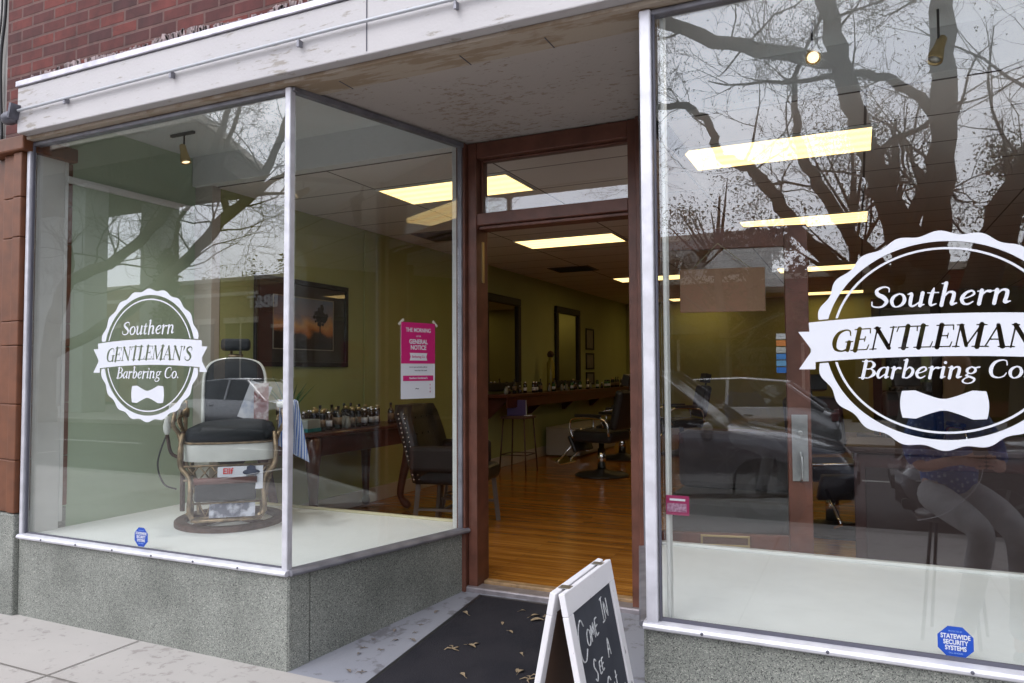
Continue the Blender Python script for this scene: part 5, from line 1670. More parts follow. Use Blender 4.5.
def board_leaf(sgn, name):
    """one hinged leaf; local u along y, v down the leaf"""
    R = Matrix.Translation((0, 0, 0.72)) @ Matrix.Rotation(sgn * math.radians(-11), 4, 'Y')
    mb = MB(R)
    th0, th1 = (0.004, 0.026) if sgn > 0 else (-0.026, -0.004)
    fwid = 0.05
    mb.box(th0, th1, -WB_ / 2, WB_ / 2, -0.075, 0.0)
    mb.box(th0, th1, -WB_ / 2, -WB_ / 2 + fwid, -HB, -0.0755)
    mb.box(th0, th1, WB_ / 2 - fwid, WB_ / 2, -HB, -0.0755)
    mb.box(th0, th1, -WB_ / 2 + fwid + .0005, WB_ / 2 - fwid - .0005, -HB + .06, -HB + .12)
    fr_ = mb.build(name, M['white_worn'], ab, bevel=0.003)
    mb = MB(R)
    tm = (th0 + th1) / 2
    mb.box(tm - .004, tm + .004, -WB_ / 2 + fwid - .004, WB_ / 2 - fwid + .004, -HB + .118, -0.073)
    mb.build('chalk_panel' if sgn > 0 else 'back_panel', M['chalkboard'] if sgn > 0 else M['board_back'], ab)
    return R, tm


R, tm = board_leaf(1, 'front_frame')
board_leaf(-1, 'rear_frame')
# handwriting: strokes in (u, v) with u reading left to right, drawn on the outer (+x) face
STR = {
    'C': [[(.9, .8), (.6, 1.05), (.15, .85), (0, .4), (.15, 0), (.55, -.08), (.9, .15)]], 'O': [[(.45, .75), (.1, .6), (.05, .2), (.4, 0), (.75, .2), (.75, .6), (.45, .75)]],
    'M': [[(0, 0), (.12, .75), (.4, .25), (.68, .75), (.85, 0)]], 'E': [[(.6, .75), (.08, .72), (.05, .02), (.6, 0)], [(.06, .4), (.5, .42)]],
    'I': [[(.3, 1), (.28, 0)], [(.05, 1), (.55, 1.02)], [(.05, 0), (.55, 0)]], 'N': [[(.0, 0), (.05, .75), (.6, 0), (.65, .78)]],
    'S': [[(.6, .85), (.3, 1), (.05, .75), (.3, .5), (.55, .25), (.3, -.02), (0, .15)]], 'A': [[(0, 0), (.35, .95), (.7, 0)], [(.12, .35), (.6, .38)]],
    'H': [[(.05, 1), (.0, 0)], [(.6, 1.02), (.58, 0)], [(-.05, .5), (.7, .55)]], 'a': [[(.45, .5), (.15, .5), (.05, .2), (.25, 0), (.45, .3), (.5, 0)]], 'i': [[(.15, .5), (.15, 0)], [(.16, .75), (.17, .76)]],
    'r': [[(.05, .5), (.05, 0)], [(.05, .35), (.25, .5), (.38, .42)]], 'c': [[(.9 * .6, .45), (.2, .55), (.02, .25), (.25, 0), (.5, .1)]], 'u': [[(.02, .5), (.05, .1), (.28, 0), (.45, .2), (.45, .52), (.5, 0)]], 't': [[(.18, .9), (.16, .1), (.32, 0)], [(0, .6), (.38, .62)]], ' ': []}


def chalk(mb, txt, u0, v0, h, tilt=0.0, sp_=.16, ws=.55):
    u = u0
    for c in txt:
        for s_ in STR.get(c, []):
            pts = crom(s_, 4) if len(s_) > 2 else s_
            p3 = []
            for (a, b_) in pts:
                uu = u + a * h * .62; vv = v0 + b_ * h + (uu - u0) * tilt
                p3.append((0.0, uu, vv))
            mb.tube([(tm + .0048, p_[1], p_[2]) for p_ in p3], .0022 + .0006 * random.Random(len(p3)).random(), 5)
        w_ = {'M': .95, 'i': .3, 'I': .55, ' ': ws, 'r': .42, 't': .42, 'C': .95, 'O': .85}.get(c, .68)
        u += (w_ + sp_) * h * .62


ck = MB(R)
chalk(ck, 'C', -.19, -.24, .115, .12)
chalk(ck, 'OME', -.115, -.215, .070, .12)
chalk(ck, 'IN', .06, -.185, .080, .12)
chalk(ck, 'S', -.10, -.335, .07, .1)
chalk(ck, 'EE', -.05, -.325, .05, .1)
chalk(ck, 'A', .055, -.305, .065, .1)
chalk(ck, 'Hair', -.17, -.46, .085, .12)
chalk(ck, 'Cut', -.01, -.44, .075, .12)
ck.tube([(tm + .005, -.17, -.475), (tm + .005, .17, -.435)], .002, 5)
ck.tube([(tm + .005, .02, -.60), (tm + .005, .08, -.50), (tm + .005, .15, -.60), (tm + .005, .12, -.53), (tm + .005, .0, -.56)], .002, 5)
ck.build('chalk_writing', M['chalk'], ab)
for sy in (-.17, .17): MB().box(-.02, .02, sy - .02, sy + .02, .722, .725).build('hinge', M['steel'], ab)

# ================================================================== the street behind the camera (seen mirrored in the glass)
M['bark'] = mat('grey_brown_bark', (0.14, 0.115, 0.09), 0.9, var=0.5, vscale=9, bump=0.6, bscale=18, stretch=(1, 1, .25))
M['twig'] = mat('dark_twig', (0.075, 0.06, 0.05), 0.9)


def leafy(name, c1, c2):
    m, n, l, b = newmat(name)
    oi = n.new('ShaderNodeTexCoord'); no = n.new('ShaderNodeTexNoise'); no.inputs['Scale'].default_value = 1.3; no.inputs['Detail'].default_value = 3
    l.new(oi.outputs['Object'], no.inputs['Vector'])
    r = n.new('ShaderNodeValToRGB'); r.color_ramp.elements[0].position = .35; r.color_ramp.elements[1].position = .65
    r.color_ramp.elements[0].color = (*c1, 1); r.color_ramp.elements[1].color = (*c2, 1)
    l.new(no.outputs['Fac'], r.inputs[0]); l.new(r.outputs[0], b.inputs['Base Color']); b.inputs['Roughness'].default_value = .7
    return m


M['bud'] = leafy('spring_buds', (0.06, 0.055, 0.03), (0.13, 0.11, 0.045))
M['ever'] = leafy('evergreen_leaf', (0.025, 0.035, 0.014), (0.07, 0.085, 0.03))
M['olive_leaf'] = leafy('olive_brown_leaf', (0.09, 0.075, 0.035), (0.19, 0.16, 0.07))


def grow(mb, p, d, r, ln, depth, rg, tips, wig=.25, ns=5, droop=0.0):
    """a wandering limb with side shoots"""
    pts, rs = [p.copy()], [r]
    steps = max(3, int(ln / .35)) if depth > 1 else 4
    q = p.copy(); dd = d.normalized()
    for i in range(steps):
        dd = (dd + Vector((rg.gauss(0, wig), rg.gauss(0, wig), rg.gauss(0, wig) + .03 - droop))).normalized()
        q = q + dd * (ln / steps)
        pts.append(q.copy()); rs.append(r * (1 - .75 * (i + 1) / steps))
    mb.tube(pts, rs, ns, cap=False)
    tips.append(q.copy())
    if depth <= 0: return
    k_ = rg.randint(3, 5) if depth > 1 else rg.randint(3, 5)
    for i in range(k_):
        t = rg.uniform(.25, 1.0)
        idx = min(int(t * steps), steps - 1)
        base = pts[idx].lerp(pts[idx + 1], rg.random())
        ax = Vector((rg.gauss(0, 1), rg.gauss(0, 1), rg.gauss(0, 1) * .8 + .2)).normalized()
        nd = (pts[idx + 1] - pts[idx]).normalized() * .75 + ax * .8
        grow(mb, base, nd, max(rs[idx] * .55, .005), ln * rg.uniform(.45, .7), depth - 1, rg, tips, wig, 4 if depth > 1 else 3, droop)


def bare_tree(label, group, base, limbs, seed, depth=3, bud=0.0, twl=2.2, rmin=.02, twk=.5, thin=.85):
    """limbs: list of (points, radii) in world space; twigs sprout along them"""
    rg = random.Random(seed)
    t = thing('street_tree', label, 'tree', base, 0, group)
    mb = MB(Matrix.Translation(-Vector(base)))
    tw = MB(Matrix.Translation(-Vector(base)))
    tips = []
    for pts, rad in limbs:
        P4 = crom([(*p, r * thin) for p, r in zip(pts, rad)], 5)
        P4 = [(p[0] + .03 * math.sin(i * 2.3 + p[2]), p[1], p[2] + .03 * math.sin(i * 1.7), p[3] * (1 + .07 * math.sin(i * 1.9))) for i, p in enumerate(P4)]
        mb.tube([p[:3] for p in P4], [p[3] for p in P4], 10)
        n_ = len(P4)
        tot = sum((Vector(P4[i + 1][:3]) - Vector(P4[i][:3])).length for i in range(n_ - 1))
        k_ = int(tot / twk)
        for i in range(k_):
            t_ = rg.uniform(.25, 1.0)
            idx = min(int(t_ * (n_ - 1)), n_ - 2)
            a = Vector(P4[idx][:3]); dr_ = (Vector(P4[idx + 1][:3]) - a).normalized()
            if a.z < 3.2: continue
            ax = Vector((rg.gauss(0, 1), rg.gauss(0, .8), rg.gauss(0, 1)))
            d = (dr_ * .5 + ax.normalized() * 1.0 + Vector((0, 0, .15)))
            grow(tw, a, d, min(.032, max(rmin, P4[idx][3] * rg.uniform(.12, .3))), twl * rg.uniform(.5, 1.15), depth - 1, rg, tips)
        grow(tw, Vector(P4[-1][:3]), (Vector(P4[-1][:3]) - Vector(P4[-3][:3])), P4[-1][3] * .9, twl, depth - 1, rg, tips)
    mb.build('trunk', M['bark'], t)
    tw.build('branches', M['twig'], t, fixn=False)
    if bud:
        lb = MB(Matrix.Translation(-Vector(base)))
        for q in tips:
            for i in range(int(bud) + (rg.random() < bud % 1)):
                c = q + Vector((rg.gauss(0, .16), rg.gauss(0, .16), rg.gauss(0, .16)))
                a = Vector((rg.gauss(0, 1), rg.gauss(0, 1), rg.gauss(0, 1))).normalized() * .022
                b_ = a.orthogonal().normalized() * .015
                lb.quad(c - a, c - b_, c + a, c + b_)
        lb.build('foliage', M['bud'], t, fixn=False)
    return t


S = lambda pts: [(x, -y, z) for x, y, z in pts]
bare_tree('big bare street tree with forked trunks, reflected in the right window', 'bare street trees across the road', (0.95, -13.0 + 2.0, 0), [
    (S([(.95, 11, -.1), (.95, 11, 1.6), (1.0, 11, 3.1)]), [.62, .50, .52]),
    (S([(1.1, 11, 2.9), (1.22, 11, 4.0), (1.36, 11, 5.6), (1.40, 11.2, 7.5), (1.65, 11.3, 10.0)]), [.34, .29, .27, .25, .16]),
    (S([(.85, 11, 2.9), (.55, 11, 4.2), (.18, 10.9, 5.3), (-.12, 10.8, 6.5), (-.38, 10.7, 7.8), (-.9, 10.6, 10.2)]), [.36, .28, .24, .23, .20, .12]),
    (S([(-.12, 10.8, 6.7), (-1.0, 10.6, 6.95), (-2.2, 10.4, 7.35), (-3.5, 10.2, 8.0), (-5.4, 10.0, 8.5)]), [.20, .17, .16, .15, .08]),
    (S([(1.30, 11, 5.6), (.95, 11.1, 6.1), (.4, 11.2, 6.55), (-.3, 11.3, 6.7)]), [.10, .11, .10, .08]),
    (S([(.6, 11, 2.6), (-.2, 11.2, 3.2), (-.85, 11.3, 3.85), (-1.3, 11.3, 4.6), (-1.75, 11.2, 5.2), (-2.25, 11.1, 5.45), (-2.45, 11.1, 6.1), (-3.0, 11, 6.5), (-4.1, 11, 6.5)]), [.24, .2, .17, .16, .14, .12, .10, .09, .05]),
    (S([(1.0, 11, 2.6), (.1, 11.5, 3.6), (-.5, 11.7, 4.7), (-.9, 11.8, 5.6), (-1.0, 11.9, 7.0)]), [.2, .17, .15, .12, .06]),
], 4, depth=4, bud=.8, twl=2.3, rmin=.012, twk=.60, thin=.74)
bare_tree('dark leaning street tree, reflected at the right edge of the right window', 'bare street trees across the road', (1.35, -10.2, 0), [
    (S([(1.15, 10.2, -.1), (1.5, 10.2, 2.0), (1.95, 10.2, 3.6), (2.45, 10.2, 4.7), (3.2, 10.2, 7.0), (3.5, 10, 9)]), [.34, .30, .28, .26, .18, .1]),
    (S([(3.0, 10.2, 6.3), (2.3, 10, 7.2), (1.9, 9.8, 8.2)]), [.07, .06, .04]),
], 9, depth=3, bud=1.0, twl=2.2)
bare_tree('leaning bare street tree reflected across the left display window', 'bare street trees across the road', (-24.5, -13.0, 0), [
    (S([(-24.6, 13, -.1), (-24.6, 13, 1.5), (-24.3, 13, 3.4)]), [.5, .42, .38]),
    (S([(-24.3, 13, 3.2), (-23.6, 13, 4.5), (-21.6, 13, 5.0), (-20.0, 13, 5.75), (-18.6, 13, 6.8), (-17.2, 13, 8.0), (-16.3, 13, 9.8)]), [.36, .32, .27, .25, .22, .18, .1]),
    (S([(-24.2, 13, 2.2), (-21.5, 13, 3.1), (-19.4, 13, 4.2), (-18.0, 13, 5.0), (-16.6, 13, 6.05), (-15.6, 13, 6.6), (-14.4, 12.8, 8.0), (-13.5, 12.6, 9.8)]), [.3, .3, .28, .27, .27, .22, .15, .08]),
    (S([(-18.6, 13, 4.8), (-18.4, 12.8, 5.6), (-17.9, 12.6, 6.2), (-17.0, 12.6, 6.5), (-15.2, 12.6, 6.5), (-13.4, 12.6, 6.2)]), [.10, .10, .09, .09, .08, .05]),
    (S([(-16.6, 13, 6.2), (-16.9, 13, 7.2), (-16.4, 13, 8.6), (-15.6, 13, 10)]), [.16, .13, .10, .05]),
    (S([(-15.9, 13, 6.4), (-14.8, 13, 6.9), (-13.5, 13, 7.3), (-12, 13, 7.2)]), [.15, .12, .09, .05]),
], 21, depth=4, bud=0, twl=2.6, rmin=.014, twk=.55, thin=.62)


def bushy_tree(label, group, base, h, w_, seed, m_, n=5200, conic=False, size=.16, trunk=.22):
    rg = random.Random(seed)
    t = thing('leafy_tree', label, 'tree', base, 0, group)
    tr_ = MB(); tr_.tube(crom([(0, 0, -.1), (.1, 0, h * .3), (-.1, .05, h * .6), (0, 0, h * .92)], 4), list(np.linspace(trunk, .03, 13)), 8)
    clumps = []
    for i in range(46):
        z = h * rg.uniform(.28, 1.0)
        f = (1.05 - (z / h)) if conic else math.sin(PI * min(1, max(.08, (z / h - .18) / .9))) ** .7
        a = rg.uniform(0, 2 * PI); rr_ = w_ * f * rg.uniform(.2, 1.0)
        c = Vector((math.cos(a) * rr_, math.sin(a) * rr_, z))
        clumps.append((c, w_ * rg.uniform(.16, .36)))
        if i % 2 == 0:
            tr_.tube([(0, 0, z * .72), (c.x * .6, c.y * .6, z * .88), (c.x, c.y, c.z)], [.06, .035, .015], 5)
    tr_.build('trunk', M['bark'], t)
    lb = MB()
    for i in range(n):
        c, r = rg.choice(clumps)
        v = Vector((rg.gauss(0, 1), rg.gauss(0, 1), rg.gauss(0, .8)))
        p = c + v.normalized() * r * (rg.random() ** .5) * 1.15
        a = Vector((rg.gauss(0, 1), rg.gauss(0, 1), rg.gauss(0, 1))).normalized() * size * rg.uniform(.4, 1)
        b_ = a.orthogonal().normalized() * a.length * .5
        lb.quad(p - a, p - b_, p + a, p + b_)
    lb.build('crown', m_, t, fixn=False)
    return t


gB = 'leafy trees behind the far shops'
bushy_tree('pale budding tree reflected behind the lit ceiling panels', gB, (-3.6, -19.3, 0), 7.2, 2.4, 1, M['olive_leaf'], 5600, size=.06)
bushy_tree('tall olive tree reflected behind the forked trunks', gB, (0.0, -20.3, 0), 8.4, 2.9, 2, M['olive_leaf'], 5200, size=.06)
bushy_tree('dark evergreen reflected right of the forked trunks', gB, (3.6, -19.6, 0), 7.6, 2.2, 3, M['olive_leaf'], 4600, True, .065)
bushy_tree('low evergreen beside the pale far building', gB, (-2.9, -21.0, 0), 5.9, 1.7, 4, M['ever'], 4800, size=.12)
bushy_tree('pine reflected beside the canopy column', gB, (-26.4, -19.2, 0), 6.4, 1.5, 5, M['ever'], 4200, True, .14)
bushy_tree('rounded evergreen rising over the roof of the brick bank', gB, (-29.3, -33, 0), 9.0, 3.4, 6, M['ever'], 5200, size=.2)
bushy_tree('bare brown tree rising over the far roofs on the left', gB, (-37, -34, 0), 9.0, 3.0, 7, M['olive_leaf'], 2600, size=.12)

# far buildings
M['tan'] = mat_brick('tan_brick', (0.46, 0.31, 0.17), (0.40, 0.265, 0.14), (0.30, 0.24, 0.18), dirty=.4)
M['dark_red'] = mat_brick('dark_red_brick', (0.24, 0.045, 0.036), (0.18, 0.032, 0.028), (0.20, 0.12, 0.10), dirty=.5)
M['band'] = mat('cream_band', (0.75, 0.69, 0.58), .7)
M['dark_win'] = mat('dark_window', (0.015, 0.017, 0.02), .08)
M['stucco'] = mat('pale_stucco', (0.52, 0.53, 0.52), .8, var=.1)

bank = thing('bank_building', 'tan and red brick bank with cream bands, reflected in the left window', 'building', (-29, -24, 0))
MB().box(-42, -25.0 - .9, -30, -24.0, 0, 5.68).build('tan_wall', M['tan'], bank); 
bw_ = bpy.data.objects[-1] if False else None
for o in list(bank.children): o.location = (29, 24, 0)
def bp(mb, name, m_, **k_): return mb.build(name, m_, bank, world=True, **k_)
bp(MB().box(-25.899, -12.5, -30, -23.95, 0, 5.70), 'red_wall', M['dark_red'])
bp(MB().box(-42.1, -12.4, -30.1, -23.85, 5.95, 6.15), 'cornice', M['band'], bevel=.03)
bp(MB().box(-42.0, -12.45, -30.05, -23.92, 5.702, 5.948), 'parapet', M['tan'])
bp(MB().box(-42, -25.9, -23.999, -23.93, 5.25, 5.42), 'string_course', M['band'])
for x0 in (-41, -37.6, -34.2, -30.8, -28.0):
    f_ = bp(MB().box(x0, x0 + 2.0, -23.998, -23.94, .6, 3.9), 'window', M['dark_win'])
    bp(MB().box(x0 - .1, x0 + 2.1, -23.998, -23.90, 3.91, 4.18), 'lintel', M['band'])
    bp(MB().box(x0 + .96, x0 + 1.04, -23.939, -23.91, .6, 3.9), 'window_bar', M['band'])
for x0 in (-25.0, -21.6, -18.2, -14.8):
    bp(MB().box(x0, x0 + 2.2, -23.949, -23.90, .5, 3.6), 'window', M['dark_win'])
    bp(MB().box(x0 - .05, x0 + 2.25, -23.949, -23.86, 3.61, 3.78), 'lintel', M['band'])
o = sans('BB&T', 0.80, mat('sign_white', (0.8, 0.8, 0.8), .5), bank, (-25.55 + 29, -23.86 + 24, 4.86), rot=(PI / 2, 0, PI), off=.025, name='sign_letters', ext=.03)

por = thing('drive_through_canopy', 'tall flat roofed bank drive through canopy on pale columns', 'canopy', (-27, -17, 0))
def pp(mb, name, m_, **k_): return mb.build(name, m_, por, world=True, **k_)
mb = MB(); mb.prism([(-36, -20.6), (-22.4, -20.6), (-19.6, -14.6), (-36, -14.6)], (0, 0, 8.9), (1, 0, 0), (0, 1, 0), (0, 0, .9))
pp(mb, 'roof_slab', mat('dark_canopy', (0.10, 0.085, 0.06), .8))
mb = MB(); mb.prism([(-36.1, -20.7), (-22.3, -20.7), (-19.4, -14.5), (-36.1, -14.5)], (0, 0, 9.81), (1, 0, 0), (0, 1, 0), (0, 0, .25))
pp(mb, 'roof_edge', M['band'])
for x0, y0 in ((-27.6, -16.4), (-34.6, -16.4), (-27.6, -19.8), (-34.6, -19.8)):
    pp(MB().box(x0 - .6, x0 + .6, y0 - .5, y0 + .5, 0, 8.89), 'column', M['stucco'], bevel=.03)

row = thing('shop_row', 'red brick far shop row with dark windows, reflected in the right window', 'building', (2, -24, 0))
def rp(mb, name, m_, **k_): return mb.build(name, m_, row, world=True, **k_)
rp(MB().box(-12.4, 18, -32, -24.0, 0, 4.6), 'brick_wall', M['dark_red'])
rp(MB().box(-12.38, 18.1, -32.1, -23.9, 4.61, 4.85), 'parapet_cap', M['band'])
for i, x0 in enumerate(np.arange(-11.8, 17, 4.2)):
    w_ = rp(MB().box(x0, x0 + 3.4, -23.999, -23.95, .5, 2.6), 'window', M['dark_win'])
    rp(MB().box(x0 + 1.65, x0 + 1.75, -23.949, -23.92, .5, 2.6), 'window_bar', M['band'])
    mb = MB(); mb.prism([(0, 2.75), (0, 3.5), (.1, 3.5), (1.1, 2.75)], (x0 - .2, -23.998, 0), (0, 1, 0), (0, 0, 1), (3.8, 0, 0))
    rp(mb, 'awning', mat('awning_cloth', [(0.10, 0.012, 0.02), (0.03, 0.03, 0.035)][i % 2], .8))
wh = thing('white_building', 'pale flat fronted building behind the far shop row', 'building', (-9, -36, 0))
MB().box(-10, 4.6, -6, 0, 0, 8.3).build('wall', M['stucco'], wh)
MB().box(-10.1, 4.7, -6.1, .1, 8.31, 8.6).build('parapet', M['band'], wh)
for i in range(5): MB().box(-9.2 + i * 2.8, -7.6 + i * 2.8, .001, .04, 5.6, 7.3).build('window', M['dark_win'], wh)


# ------------------------------------------------------------------ cars
def car(name, label, loc, rz, paint, L=4.6, H=1.46, W_=1.80, tall=1.0):
    t = thing(name, label, 'car', loc, rz, None)
    hw = W_ / 2
    # stations along x (front +)
    xs_ = [-L / 2, -L / 2 + .10, -L / 2 + .45, -L / 2 + 1.0, -.6, .3, L / 2 - 1.25, L / 2 - .6, L / 2 - .2, L / 2 - .04]
    belt = [.62, .80, .93, .95, .94, .92, .90, .80, .70, .52]
    wid = [.78, .90, .98, 1, 1, 1, 1, .97, .88, .74]
    bot = [.40, .26, .20, .18, .18, .18, .18, .20, .24, .34]
    belt = [v * tall for v in belt]
    rings = []
    for x, b_, w_, z0 in zip(xs_, belt, wid, bot):
        y = hw * w_
        rings.append([Vector((x, -y * .86, z0)), Vector((x, -y * .98, z0 + .12)), Vector((x, -y, z0 + .30)), Vector((x, -y * .985, (z0 + b_) / 2 + .10)), Vector((x, -y * .93, b_ - .03)), Vector((x, -y * .82, b_ + .005)), Vector((x, 0, b_ + .035)),
                      Vector((x, y * .82, b_ + .005)), Vector((x, y * .93, b_ - .03)), Vector((x, y * .985, (z0 + b_) / 2 + .10)), Vector((x, y, z0 + .30)), Vector((x, y * .98, z0 + .12)), Vector((x, y * .86, z0))])
    MB().loft(rings).build('body', paint, t)
    # greenhouse in dark glass, then roof and pillars
    gx = [-L / 2 + .28, -L / 2 + .95, -.6, .25, L / 2 - 1.28]
    gz = [.90 * tall, H - .07, H - .02, H - .04, .88 * tall]
    gy = [.80, .66, .64, .64, .78]
    rings = [[Vector((x, -hw * .86, .88 * tall)), Vector((x, -hw * y_, z)), Vector((x, 0, z + .025)), Vector((x, hw * y_, z)), Vector((x, hw * .86, .88 * tall))] for x, z, y_ in zip(gx, gz, gy)]
    MB().loft(rings, smooth=False).build('window', M['dark_win'], t)
    rings = [[Vector((x, -hw * y_ * 1.02, z)), Vector((x, -hw * y_ * .95, z + .03)), Vector((x, 0, z + .045)), Vector((x, hw * y_ * .95, z + .03)), Vector((x, hw * y_ * 1.02, z)), Vector((x, 0, z + .005))] for x, z, y_ in ((gx[1] - .1, gz[1] - .02, gy[1]), (gx[2], gz[2], gy[2]), (gx[3] + .05, gz[3] - .005, gy[3]))]
    MB().loft(rings).build('roof', paint, t)
    for sy in (-1, 1):
        for (xa, za, xb, zb) in ((gx[0], .90 * tall, gx[1], gz[1]), (gx[4], .90 * tall, gx[3], gz[3]), (-.35, .92 * tall, -.35, H - .03)):
            MB().beam((xa, sy * hw * .85, za), (xb, sy * hw * .655, zb), .06, .05).build('pillar', paint, t, bevel=.01)
        mb = MB(); mb.lathe([(.0, -.08), (.07, -.06), (.09, 0), (.07, .06), (0, .08)], (L / 2 - 1.45, sy * (hw + .08), .96), 10, sx=.8, sy=1.2, R=Matrix.Rotation(PI / 2, 4, 'X')); mb.build('wing_mirror', paint, t)
        mb = MB(); mb.lathe([(0, -.12), (.06, -.09), (.085, 0), (.06, .09), (0, .12)], (L / 2 - .28, sy * hw * .70, .66), 12, sx=1.4); mb.build('headlight', M['headlight'], t)
        MB().cbox((-L / 2 + .10, sy * hw * .74, .78), (.12, .28, .14)).build('tail_light', mat('tail_lamp', (0.25, 0.01, 0.01), .2), t, bevel=.02)
        for xd in (-.75, .35):
            MB().cbox((xd, sy * hw * .985, .80), (.16, .03, .025)).build('door_handle', M['chrome'], t, bevel=.006)
        for xw in (-L / 2 + .82, L / 2 - .88):
            wy = sy * (hw - .10)
            Rm = Matrix.Rotation(PI / 2, 4, 'X')
            MB().lathe([(.375, -.02), (.385, 0), (.375, .02)], (xw, sy * (hw - .012), .335), 24, R=Rm).build('wheel_arch', M['black'], t)
            mb = MB(); mb.lathe([(.20, -.10), (.30, -.11), (.33, -.08), (.335, 0), (.33, .08), (.30, .11), (.20, .10)], (xw, wy, .333), 28, R=Rm)
            wb_ = mb.build('wheel', mat('tyre_rubber', (0.02, 0.02, 0.02), .8), t)
            mb = MB(); mb.lathe([(.205, -.02), (.215, 0), (.205, .02), (.18, .0)], (xw, wy + sy * .09, .333), 24, R=Rm)
            for k_ in range(7):
                a = k_ * 2 * PI / 7
                mb.beam((xw, wy + sy * .095, .333), (xw + math.cos(a) * .20, wy + sy * .095, .333 + math.sin(a) * .20), .03, .03, side=(0, 1, 0))
            mb.build('rim', M['alloy'], wb_)
    MB().cbox((L / 2 - .06, 0, .50), (.10, 1.0, .14)).build('grille', M['black'], t, bevel=.02)
    MB().cbox((L / 2 - .16, 0, .33), (.14, 1.55, .10)).build('bumper_lip', M['black'], t, bevel=.03)
    return t


M['alloy'] = mat('dull_alloy', (0.16, 0.16, 0.17), .4, .7)
M['headlight'] = mat('headlight_lens', (0.5, 0.52, 0.55), .12, coat=.5)
P1 = mat('charcoal_car_paint', (0.16, 0.16, 0.19), .25, .4, coat=1.0)
P2 = mat('graphite_car_paint', (0.06, 0.065, 0.08), .2, .4, coat=1.0)
P3 = mat('silver_car_paint', (0.60, 0.60, 0.61), .25, .6, coat=1.0)
P4_ = mat('dark_red_car_paint', (0.10, 0.015, 0.015), .25, .2, coat=1.0)
car('parked_car', 'grey car parked at the near kerb, reflected behind the open door', (-2.30, -5.95, -.14), 0, P1, H=1.60, tall=1.08)
car('parked_car', 'graphite car parked at the near kerb behind the seated person', (2.55, -5.80, -.14), PI, P2)
car('parked_car', 'silver car parked across the road, roof seen over the grey car', (-2.6, -12.1, -.14), PI, P3)
car('parked_car', 'dark red car parked across the road on the right', (4.8, -12.2, -.14), PI, P4_)
car('parked_car', 'silver car parked across the road, reflected in the left window', (-14.5, -12.1, -.14), 0, P3)


# ------------------------------------------------------------------ seated person by the kerb, seen only mirrored
def skinned(name, chains, m_, parent, sub=2, root=0):
    """chains: list of lists of (x, y, z, r); shared points join"""
    verts, edges, rad, idx = [], [], [], {}
    for c in chains:
        prev = None
        for p in c:
            key = tuple(round(v, 4) for v in p[:3])
            if key not in idx:
                idx[key] = len(verts); verts.append(p[:3]); rad.append(p[3])
            if prev is not None and prev != idx[key]: edges.append((prev, idx[key]))
            prev = idx[key]
    me = bpy.data.meshes.new(name)
    me.from_pydata(verts, edges, [])
    o = bpy.data.objects.new(name, me)
    COL.objects.link(o)
    sk = o.modifiers.new('skin', 'SKIN'); sk.use_smooth_shade = True
    lay = me.skin_vertices[0].data
    for i, r in enumerate(rad):
        r_ = r if hasattr(r, '__len__') else (r, r)
        lay[i].radius = r_
        lay[i].use_root = (i == root)
    ss = o.modifiers.new('sub', 'SUBSURF'); ss.levels = sub; ss.render_levels = sub
    dg = bpy.context.evaluated_depsgraph_get()
    m2 = bpy.data.meshes.new_from_object(o.evaluated_get(dg))
    bpy.data.objects.remove(o)
    m2.name = name; m2.materials.clear(); m2.materials.append(m_)
    for p in m2.polygons: p.use_smooth = True
    ob = bpy.data.objects.new(name, m2)
    COL.objects.link(ob); ob.parent = parent
    return ob


# local frame: x right, +y towards the shop (the way she faces), z up; seat at 0.64
pr = thing('person', 'person in blue patterned top and grey trousers sitting, looking down at a phone', 'person', (0.44, -1.76, 0.0), math.radians(-20))
hz = .80
skinned('body', [
    [(0, -.02, hz, .10), (0, -.03, hz + .16, .095), (0, -.01, hz + .34, .10), (0, .02, hz + .46, .055), (0, .05, hz + .54, .042), (0, .09, hz + .61, .070), (0, .09, hz + .69, .082), (0, .06, hz + .75, .06)],
    [(0, -.01, hz + .34, .10), (.15, 0, hz + .40, .048), (.21, .03, hz + .24, .040), (.20, .10, hz + .13, .034), (.12, .22, hz + .17, .027), (.05, .29, hz + .19, .024)],
    [(0, -.01, hz + .34, .10), (-.15, 0, hz + .40, .048), (-.21, .03, hz + .24, .040), (-.20, .10, hz + .13, .034), (-.12, .22, hz + .18, .027), (-.03, .29, hz + .20, .024)],
    [(0, -.02, hz, .10), (.10, .02, hz - .02, .075), (.12, .24, hz - .08, .062), (.12, .40, hz - .16, .05), (.13, .39, .35, .042), (.13, .36, .10, .030), (.13, .40, .05, .028), (.13, .48, .035, .024)],
    [(0, -.02, hz, .10), (-.10, .02, hz - .02, .075), (-.11, .26, hz - .06, .062), (-.07, .44, hz - .13, .05), (-.10, .38, .35, .042), (-.12, .32, .10, .030), (-.12, .36, .05, .028), (-.12, .44, .035, .024)],
], M['skin'], pr)
